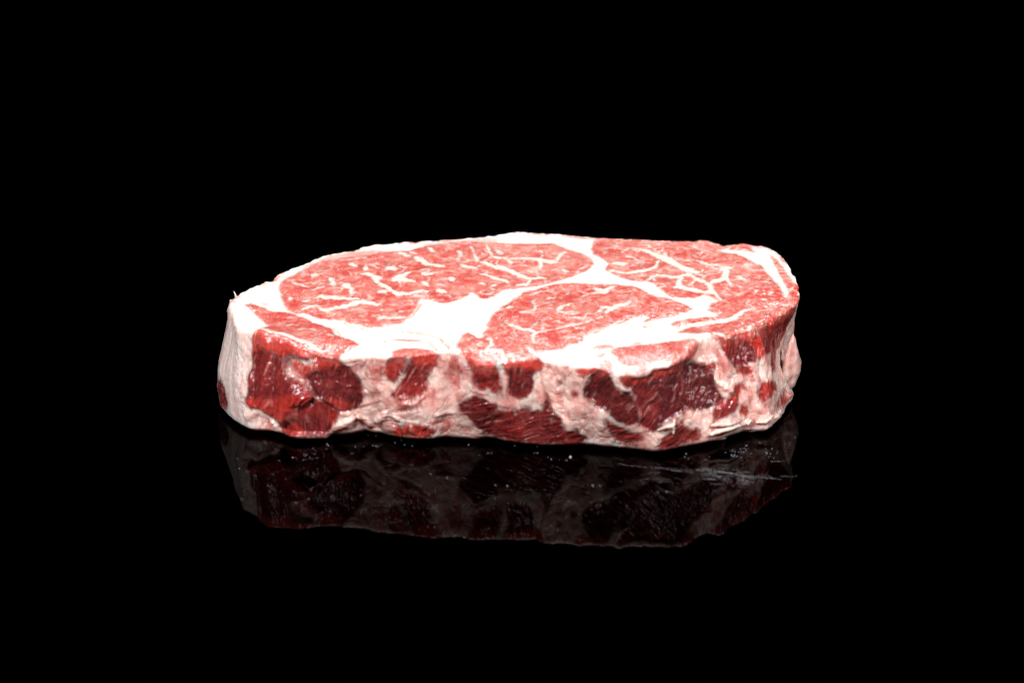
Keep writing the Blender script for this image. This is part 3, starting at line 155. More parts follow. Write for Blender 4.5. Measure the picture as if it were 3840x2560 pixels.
('R','inner_muscle',0,1,0.42,'-154 -1578 -149 -1600 -143 -1606 -136 -1612 -133 -1619 -132 -1625 -130 -1634 -131 -1645 -135 -1670 -144 -1703 -152 -1730 -158 -1746 -163 -1757 -166 -1763 -166 -1780 -159 -1786 -155 -1780 -149 -1769 -142 -1753 -132 -1731 -120 -1701 -111 -1668 -109 -1630 -113 -1599 -120 -1573 -131 -1562 -141 -1560 -147 -1561'),
('R','inner_muscle',0,1,0.42,'-169 -1778 -161 -1792 -149 -1794 -131 -1772 -114 -1770 -101 -1772 -90 -1776 -81 -1782 -72 -1790 -63 -1802 -58 -1810 -59 -1823 -63 -1841 -68 -1860 -75 -1879 -84 -1898 -90 -1913 -87 -1952 -74 -1955 -69 -1934 -61 -1908 -54 -1881 -48 -1857 -43 -1832 -43 -1802 -50 -1774 -61 -1752 -73 -1735 -87 -1729 -101 -1730 -115 -1733 -133 -1746 -151 -1750 -164 -1756'),
('R','inner_muscle',0,1,0.42,'563 -1182 571 -1192 582 -1179 597 -1160 613 -1140 627 -1118 642 -1096 657 -1078 673 -1066 692 -1056 709 -1040 722 -1008 730 -973 735 -949 734 -932 727 -935 721 -955 713 -983 703 -1002 690 -1011 672 -1015 653 -1024 635 -1043 619 -1064 604 -1085 589 -1111 575 -1137 565 -1156'),
('R','inner_muscle',0,0.75,0.42,'668 -943 671 -947 682 -932 698 -909 710 -884 710 -852 703 -833 699 -822 695 -823 694 -834 698 -848 702 -863 702 -870 694 -889 679 -914 669 -933'),
('R','inner_muscle',0,0.8,0.42,'1002 -1127 1006 -1139 1028 -1132 1032 -1117 1029 -1104 1006 -1112'),
('R','inner_muscle',0,0.5,0.42,'845 -1071 847 -1083 890 -1113 893 -1107 892 -1099 849 -1063'),
('R','inner_muscle',0,0.85,0.42,'529 -1098 538 -1122 547 -1116 559 -1108 571 -1101 582 -1093 592 -1085 600 -1079 603 -1063 598 -1052 591 -1053 581 -1056 570 -1060 558 -1063 545 -1066 536 -1067'),
('R','inner_muscle',0,0.45,0.42,'717 -1101 719 -1109 734 -1108 755 -1108 774 -1111 789 -1120 802 -1133 811 -1143 814 -1137 813 -1127 804 -1118 791 -1104 776 -1094 756 -1091 735 -1092 720 -1092'),
('R','inner_muscle',0,0.5,0.42,'583 -1332 586 -1336 608 -1317 639 -1289 670 -1263 701 -1240 733 -1218 755 -1202 756 -1194 754 -1189 732 -1204 701 -1225 669 -1247 638 -1274 606 -1303 584 -1323'),
('R','inner_muscle',0,0.7,0.42,'557 -1409 562 -1418 584 -1400 614 -1373 641 -1347 661 -1322 677 -1299 687 -1283 689 -1266 684 -1259 673 -1273 657 -1294 638 -1316 611 -1343 581 -1372 560 -1393'),
('R','inner_muscle',0,0.4,0.42,'872 -993 873 -1003 916 -1036 919 -1029 918 -1020 875 -986'),
('R','inner_muscle',0,0.4,0.42,'921 -1138 922 -1145 965 -1162 968 -1156 966 -1149 923 -1132'),
('R','inner_muscle',0,0.35,0.42,'754 -891 754 -900 794 -998 798 -995 798 -986 757 -889'),
('L','cap_muscle',0.9,1,0.25,'513 8 531 -98 581 -187 618 -292 592 -376 625 -445 685 -531 739 -600 800 -635 846 -620 889 -671 929 -787 974 -885 1046 -904 1112 -914 1170 -884 1214 -893 1260 -959 1269 -991 1223 -1021 1191 -1162 1249 -1211 1235 -1258 1164 -1255 1080 -1284 1023 -1313 989 -1342 949 -1380 990 -1412 1005 -1445 976 -1475 1001 -1512 1049 -1530 1114 -1597 1174 -1634 1214 -1712 1264 -1765 1359 -1641 1438 -1590 1500 -1498 1792 -1058 1836 -596 1791 -88 1690 93 1463 208 1170 255 578 329 540 222'),
('W','cap_muscle',0,1,0.25,'1318 -19 1388 -21 1478 -60 1557 -97 1618 -64 1657 -153 1660 -257 1674 -428 1694 -593 1705 -722 1714 -816 1699 -911 1675 -936 1677 -850 1664 -739 1631 -593 1607 -476 1588 -358 1542 -288 1491 -200 1428 -111 1366 -73'),
('W','cap_muscle',0,1,0.25,'1532 36 1573 97 1690 93 1736 -51 1779 -227 1792 -398 1802 -594 1794 -738 1765 -681 1740 -592 1728 -462 1710 -345 1680 -223 1663 -153 1617 -82 1559 -80'),
('R','cap_muscle',0,1,0.42,'828 -18 830 -36 843 -48 862 -64 878 -83 892 -107 905 -135 919 -164 934 -191 948 -215 959 -238 970 -254 979 -270 990 -288 1002 -308 1015 -329 1027 -350 1039 -371 1052 -393 1068 -413 1087 -429 1107 -440 1125 -451 1142 -464 1158 -476 1170 -484 1179 -469 1177 -442 1167 -427 1152 -407 1135 -387 1117 -370 1098 -354 1082 -337 1071 -314 1061 -288 1050 -261 1038 -234 1026 -207 1015 -182 1004 -163 993 -145 981 -126 965 -115 948 -105 933 -94 919 -75 903 -52 887 -32 867 -19 847 -10 833 -5'),
('R','cap_muscle',0,1,0.42,'972 -67 970 -91 987 -170 1000 -166 1003 -127 980 -64'),
('R','cap_muscle',0,0.7,0.42,'623 -296 631 -314 638 -308 650 -301 664 -295 687 -298 714 -303 733 -308 742 -279 735 -248 716 -251 689 -253 665 -257 649 -261 637 -266 629 -270'),
('R','cap_muscle',0,0.9,0.42,'668 -273 674 -306 719 -325 730 -298 724 -265 679 -246'),
('R','cap_muscle',0,0.95,0.42,'936 -210 923 -225 920 -247 916 -276 910 -300 902 -321 891 -342 878 -361 859 -372 836 -380 814 -388 797 -398 783 -407 768 -416 751 -426 734 -435 717 -438 699 -430 680 -414 661 -401 643 -393 627 -388 615 -385 612 -393 614 -403 625 -407 642 -414 659 -423 676 -440 695 -461 715 -475 733 -477 751 -472 768 -467 784 -461 799 -454 815 -447 836 -437 860 -426 881 -410 898 -391 912 -366 924 -337 933 -301 939 -265 942 -242'),
('R','cap_muscle',0,1,0.42,'812 -403 808 -431 826 -492 831 -493 832 -479 821 -404'),
('R','cap_muscle',0,0.7,0.42,'717 -137 720 -158 738 -168 762 -181 781 -198 791 -215 799 -236 805 -259 810 -279 814 -302 821 -327 832 -354 844 -380 853 -397 860 -391 860 -372 851 -354 839 -329 829 -304 824 -283 821 -260 816 -234 809 -208 801 -180 788 -155 766 -139 741 -128 723 -121'),
('R','cap_muscle',0,1,0.42,'843 -610 849 -615 859 -600 873 -578 887 -560 897 -545 907 -534 919 -527 935 -528 955 -535 974 -542 991 -553 1008 -566 1024 -572 1041 -570 1055 -561 1068 -551 1080 -539 1090 -527 1098 -519 1108 -512 1116 -508 1121 -510 1125 -524 1129 -554 1137 -585 1147 -609 1158 -628 1170 -644 1184 -658 1199 -669 1209 -676 1220 -654 1217 -620 1208 -610 1194 -597 1181 -583 1170 -570 1160 -556 1152 -540 1146 -519 1141 -489 1131 -464 1119 -456 1107 -461 1096 -469 1086 -479 1076 -492 1065 -502 1053 -513 1040 -524 1027 -528 1012 -524 995 -515 978 -506 959 -496 939 -486 920 -483 905 -488 893 -500 881 -515 867 -541 853 -570 844 -591'),
('R','cap_muscle',0,1,0.42,'880 -540 876 -567 892 -632 899 -633 903 -610 890 -541'),
('R','cap_muscle',0,1,0.42,'1071 -505 1058 -515 1053 -535 1045 -564 1038 -591 1032 -619 1024 -653 1020 -701 1029 -740 1040 -752 1050 -760 1063 -769 1079 -778 1095 -787 1113 -799 1132 -811 1149 -822 1163 -831 1175 -840 1188 -848 1202 -849 1215 -848 1227 -850 1238 -860 1249 -873 1257 -882 1266 -868 1265 -842 1257 -833 1245 -819 1232 -808 1219 -801 1206 -797 1194 -791 1183 -784 1171 -776 1157 -766 1140 -755 1120 -743 1103 -731 1087 -718 1073 -704 1061 -691 1052 -680 1048 -673 1050 -683 1051 -683 1057 -659 1064 -628 1068 -594 1073 -561 1076 -538'),
('R','cap_muscle',0,1,0.42,'996 -723 999 -734 1026 -746 1034 -725 1029 -703 1000 -713'),
('R','cap_muscle',0,0.9,0.42,'1207 -628 1203 -674 1209 -698 1217 -729 1222 -755 1225 -772 1226 -800 1231 -834 1240 -861 1250 -881 1257 -899 1264 -925 1269 -955 1274 -976 1286 -978 1291 -943 1287 -921 1281 -890 1274 -858 1266 -832 1258 -810 1253 -792 1253 -774 1253 -746 1250 -707 1241 -672 1231 -642 1223 -621'),
('R','cap_muscle',0,1,0.42,'1367 -338 1351 -362 1346 -387 1339 -422 1331 -457 1328 -491 1325 -518 1322 -532 1315 -548 1303 -565 1288 -582 1271 -596 1253 -608 1241 -617 1232 -654 1242 -681 1254 -674 1272 -664 1290 -652 1306 -643 1324 -631 1342 -605 1356 -560 1363 -517 1369 -481 1372 -441 1375 -401 1375 -373'),
('R','cap_muscle',0,1,0.42,'1309 -423 1320 -453 1398 -383 1402 -366 1398 -354 1319 -381'),
('R','cap_muscle',0,0.9,0.42,'1344 -561 1336 -604 1340 -625 1344 -654 1349 -684 1355 -712 1361 -740 1365 -759 1371 -762 1375 -744 1373 -721 1371 -688 1369 -655 1365 -623 1362 -590 1360 -567'),
('R','cap_muscle',0,0.8,0.42,'1403 -530 1403 -557 1410 -575 1421 -599 1431 -622 1442 -632 1453 -640 1460 -643 1469 -629 1469 -603 1463 -590 1455 -573 1446 -556 1435 -543 1422 -528 1413 -518'),
('R','cap_muscle',0,0.5,0.42,'1403 -708 1400 -735 1418 -799 1426 -796 1429 -774 1412 -705'),
('R','cap_muscle',0,0.65,0.42,'1166 -238 1167 -256 1181 -271 1201 -293 1220 -316 1238 -339 1256 -365 1272 -389 1287 -408 1300 -425 1309 -437 1319 -424 1318 -396 1310 -382 1297 -362 1282 -341 1265 -319 1247 -295 1228 -273 1207 -254 1186 -237 1172 -226'),
('R','cap_muscle',0,0.6,0.42,'1166 -493 1169 -518 1224 -546 1230 -534 1228 -517 1174 -475'),
('R','cap_muscle',0,0.5,0.42,'1129 64 1131 36 1144 23 1162 4 1180 -18 1199 -47 1219 -80 1233 -104 1241 -94 1241 -70 1228 -44 1208 -8 1189 25 1169 48 1151 67 1138 80'),
('R','cap_muscle',0,0.5,0.42,'993 27 1002 -12 1037 -13 1049 25 1041 65 1006 66'),
('R','cap_muscle',0,0.6,0.42,'874 106 868 67 877 14 890 10 896 48 887 102'),
('R','cap_muscle',0,0.5,0.42,'762 28 763 -11 808 -79 819 -65 818 -31 774 45'),
('R','cap_muscle',0,0.4,0.42,'640 99 644 62 684 25 696 48 692 85 652 122'),
('R','cap_muscle',0,0.4,0.42,'575 -1 575 -31 608 -103 618 -94 618 -64 585 7'),
('R','cap_muscle',0,0.4,0.42,'1319 -119 1319 -138 1360 -209 1367 -201 1367 -182 1325 -111'),
('R','cap_muscle',0,0.45,0.42,'1144 -112 1144 -136 1187 -203 1193 -195 1193 -176 1152 -102'),
('R','cap_muscle',0,0.55,0.42,'1472 -298 1474 -325 1487 -336 1506 -351 1524 -361 1540 -355 1553 -343 1562 -334 1565 -321 1562 -312 1553 -314 1541 -318 1529 -316 1513 -307 1494 -292 1481 -281'),
('R','cap_muscle',0,0.6,0.42,'1545 -641 1547 -653 1559 -658 1578 -665 1596 -673 1613 -683 1631 -694 1644 -702 1648 -693 1647 -681 1635 -671 1618 -657 1600 -645 1581 -638 1562 -634 1549 -631'),
('R','cap_muscle',0,0.65,0.42,'1516 -790 1507 -794 1501 -817 1492 -848 1496 -887 1509 -863 1526 -827 1538 -800 1540 -782 1534 -778 1521 -804 1504 -837 1496 -852 1503 -864 1511 -837 1518 -816'),
('R','cap_muscle',0,0.85,0.42,'1588 -838 1584 -874 1590 -898 1603 -893 1607 -857 1601 -834'),
('R','cap_muscle',0,0.7,0.42,'1529 -945 1531 -968 1537 -973 1544 -979 1550 -986 1555 -990 1561 -997 1566 -1001 1573 -996 1574 -979 1571 -968 1567 -953 1561 -940 1552 -934 1543 -931 1537 -930'),
('R','cap_muscle',0,0.6,0.42,'1614 -1011 1617 -1024 1625 -1025 1637 -1027 1648 -1032 1659 -1042 1671 -1056 1678 -1067 1683 -1062 1683 -1050 1676 -1038 1665 -1022 1653 -1010 1641 -1003 1628 -1001 1620 -1000'),
('R','cap_muscle',0,1,0.42,'1477 -1065 1471 -1066 1466 -1077 1460 -1092 1452 -1107 1438 -1119 1421 -1132 1404 -1148 1390 -1169 1380 -1189 1370 -1206 1355 -1226 1339 -1246 1323 -1262 1311 -1275 1300 -1284 1285 -1293 1264 -1300 1240 -1305 1213 -1312 1186 -1320 1158 -1329 1129 -1340 1099 -1354 1069 -1370 1044 -1385 1025 -1401 1012 -1415 999 -1425 979 -1426 957 -1424 941 -1421 932 -1447 938 -1476 954 -1478 977 -1482 999 -1481 1015 -1473 1029 -1460 1045 -1448 1070 -1434 1099 -1418 1129 -1404 1157 -1393 1185 -1382 1212 -1375 1238 -1369 1263 -1362 1284 -1356 1301 -1349 1314 -1342 1327 -1330 1344 -1310 1361 -1286 1377 -1262 1390 -1235 1399 -1211 1408 -1192 1423 -1174 1440 -1157 1455 -1138 1466 -1116 1473 -1096 1477 -1082'),
('R','cap_muscle',0,0.6,0.42,'1477 -1154 1478 -1163 1511 -1159 1514 -1151 1513 -1143 1479 -1145'),
('R','cap_muscle',0,0.4,0.42,'1364 -960 1365 -970 1407 -1003 1410 -997 1409 -987 1367 -954'),
('R','cap_muscle',0,0.6,0.42,'1261 -1084 1262 -1093 1292 -1126 1296 -1121 1295 -1111 1264 -1079'),
('R','cap_muscle',0,0.5,0.42,'1326 -1038 1326 -1045 1355 -1094 1358 -1091 1358 -1084 1328 -1036'),
('R','cap_muscle',0,0.5,0.42,'1585 -1201 1588 -1196 1601 -1106 1600 -1098 1597 -1104 1583 -1193'),
('R','cap_muscle',0,0.4,0.42,'1322 -913 1324 -922 1381 -908 1385 -898 1382 -888 1325 -903'),
('R','cap_muscle',0,0.35,0.42,'1454 -809 1450 -824 1455 -920 1459 -925 1463 -913 1460 -815'),
('R','cap_muscle',0,0.5,0.42,'1020 -1337 1022 -1344 1036 -1338 1057 -1331 1078 -1323 1098 -1314 1119 -1306 1134 -1300 1136 -1292 1134 -1286 1119 -1291 1099 -1299 1078 -1306 1057 -1314 1036 -1322 1022 -1328'),
('R','cap_muscle',0,0.9,0.42,'1224 -1625 1222 -1640 1224 -1657 1227 -1678 1234 -1694 1244 -1704 1256 -1712 1267 -1717 1278 -1711 1287 -1695 1293 -1681 1294 -1667 1291 -1663 1285 -1674 1277 -1686 1269 -1688 1260 -1688 1249 -1682 1241 -1673 1235 -1663 1231 -1643 1228 -1625'),
('L','rim_muscle',0.85,1,0.25,'598 -1747 653 -1720 733 -1711 819 -1701 896 -1667 950 -1662 1028 -1699 1085 -1717 1104 -1763 1045 -1857 1009 -1944 975 -1999 934 -1979 883 -1936 841 -1935 808 -1965 765 -1973 723 -1978 670 -1977 629 -1945 610 -1874 581 -1800'),
('L','rim_muscle',0.8,0.8,0.25,'504 -1701 536 -1680 574 -1688 615 -1719 572 -1746 518 -1744'),
('L','rim_muscle',0.8,0.7,0.25,'681 -1670 736 -1657 778 -1673 723 -1696'),
('L','rim_muscle',0.8,0.8,0.25,'468 -1728 507 -1686 554 -1702 516 -1744'),
('L','rim_muscle',0.85,0.55,0.25,'481 -1854 530 -1798 596 -1761 549 -1786 536 -1869 460 -1939 434 -1940'),
('L','rim_muscle',0.95,0.75,0.5,'734 -1969 787 -1965 794 -2046 775 -2217 729 -2093'),
('L','rim_muscle',0.9,0.35,0.6,'629 -1958 734 -1975 719 -2089 639 -2118'),
('L','rim_muscle',0.9,0.4,0.6,'827 -2000 922 -1995 906 -2097 841 -2152'),
('L','rim_muscle',0.95,0.8,0.5,'514 -1889 583 -1894 602 -1973 572 -2068 510 -2056'),
('R','rim_muscle',0,0.7,0.42,'844 -1681 840 -1678 832 -1694 821 -1720 814 -1757 816 -1797 823 -1843 830 -1879 836 -1904 843 -1922 848 -1934 854 -1933 855 -1924 850 -1910 843 -1894 836 -1871 829 -1836 823 -1792 820 -1758 826 -1731 836 -1708 843 -1693'),
('R','rim_muscle',0,0.5,0.42,'605 -1785 606 -1797 620 -1815 640 -1840 662 -1864 688 -1881 716 -1895 736 -1904 739 -1899 738 -1893 718 -1882 691 -1866 665 -1848 644 -1824 624 -1799 610 -1780'),
('R','rim_muscle',0,0.5,0.42,'887 -1789 883 -1809 901 -1879 910 -1884 913 -1865 896 -1794'),
('R','rim_muscle',0,0.4,0.42,'727 -1790 729 -1801 780 -1837 785 -1832 783 -1822 732 -1783'),
('R','rim_muscle',0,0.5,0.42,'859 -1729 858 -1740 881 -1817 885 -1819 886 -1809 863 -1728'),
('L','fat_sliver',0.9,0.7,0.25,'949 -1380 967 -1342 996 -1312 1024 -1290 1000 -1343 981 -1381'),
('L','fat_sliver',0.9,0.55,0.25,'774 -1389 802 -1367 845 -1376 822 -1398 784 -1412'),
('L','fat_sliver',0.9,0.7,0.25,'-731 -1544 -682 -1550 -616 -1577 -535 -1586 -507 -1595 -589 -1602 -670 -1581'),
('L','fat_sliver',0.9,0.6,0.25,'-699 -1560 -612 -1570 -525 -1589 -612 -1589'),
('L','fat_sliver',0.9,0.4,0.25,'-1550 -925 -1506 -914 -1502 -960 -1535 -966'),
('L','strip_muscle',0.8,1,0.25,'-1638 -1026 -1601 -969 -1561 -989 -1519 -1026 -1448 -1082 -1404 -1082 -1352 -1107 -1264 -1180 -1203 -1275 -1145 -1323 -1086 -1385 -1066 -1461 -1007 -1534 -957 -1557 -934 -1601 -906 -1626 -930 -1678 -971 -1714 -1011 -1763 -1057 -1893 -1138 -1859 -1224 -1776 -1308 -1711 -1393 -1638 -1472 -1597 -1523 -1497 -1508 -1361 -1467 -1327 -1501 -1254 -1539 -1184 -1572 -1121 -1605 -1062'),
('R','strip_muscle',0,1,0.42,'-1514 -1375 -1503 -1455 -1496 -1467 -1485 -1481 -1474 -1493 -1463 -1512 -1451 -1530 -1436 -1543 -1418 -1548 -1399 -1552 -1379 -1560 -1360 -1568 -1339 -1576 -1319 -1590 -1301 -1600 -1283 -1612 -1263 -1622 -1243 -1623 -1222 -1626 -1205 -1639 -1192 -1649 -1179 -1672 -1165 -1688 -1150 -1705 -1136 -1710 -1122 -1712 -1110 -1706 -1100 -1696 -1094 -1691 -1093 -1681 -1098 -1679 -1105 -1678 -1112 -1699 -1121 -1693 -1132 -1681 -1144 -1676 -1157 -1662 -1168 -1642 -1182 -1614 -1199 -1589 -1219 -1593 -1241 -1583 -1261 -1580 -1279 -1571 -1298 -1554 -1318 -1536 -1339 -1525 -1360 -1518 -1381 -1502 -1402 -1485 -1420 -1481 -1436 -1471 -1449 -1455 -1460 -1435 -1472 -1410 -1485 -1389 -1497 -1372 -1506 -1348'),
('R','strip_muscle',0,0.75,0.42,'-1462 -1206 -1461 -1213 -1451 -1220 -1438 -1230 -1426 -1244 -1417 -1268 -1407 -1297 -1399 -1328 -1390 -1361 -1381 -1394 -1375 -1417 -1372 -1418 -1371 -1406 -1377 -1383 -1386 -1350 -1395 -1317 -1403 -1287 -1413 -1255 -1424 -1231 -1437 -1215 -1451 -1206 -1460 -1200'),
('R','strip_muscle',0,1,0.42,'-1316 -1414 -1312 -1423 -1296 -1415 -1272 -1405 -1249 -1400 -1229 -1402 -1210 -1407 -1194 -1417 -1182 -1431 -1173 -1449 -1167 -1467 -1165 -1486 -1165 -1503 -1168 -1525 -1176 -1549 -1187 -1575 -1195 -1593 -1194 -1605 -1190 -1604 -1182 -1588 -1170 -1564 -1161 -1537 -1157 -1511 -1156 -1486 -1160 -1457 -1168 -1432 -1180 -1412 -1194 -1397 -1211 -1388 -1230 -1383 -1250 -1383 -1274 -1387 -1298 -1396 -1314 -1403'),
('R','strip_muscle',0,0.65,0.42,'-1372 -1343 -1365 -1356 -1355 -1344 -1340 -1329 -1325 -1321 -1308 -1322 -1290 -1328 -1276 -1333 -1273 -1321 -1277 -1306 -1290 -1299 -1309 -1290 -1328 -1286 -1345 -1295 -1361 -1309 -1371 -1320'),
('R','strip_muscle',0,0.6,0.42,'-1153 -1414 -1150 -1425 -1117 -1430 -1115 -1423 -1117 -1415 -1150 -1405'),
('R','strip_muscle',0,0.7,0.42,'-1107 -1472 -1103 -1487 -1064 -1521 -1058 -1509 -1062 -1490 -1102 -1462'),
('R','strip_muscle',0,0.4,0.42,'-1494 -1083 -1493 -1091 -1433 -1151 -1430 -1147 -1432 -1138 -1492 -1079'),
('R','strip_muscle',0,0.35,0.42,'-1350 -1159 -1349 -1168 -1288 -1247 -1285 -1244 -1287 -1235 -1347 -1155'),
('L','rim_lean',0.8,0.9,0.25,'-709 -1734 -677 -1713 -629 -1703 -564 -1723 -499 -1758 -445 -1800 -417 -1835 -431 -1909 -495 -1901 -655 -1871 -699 -1841')]
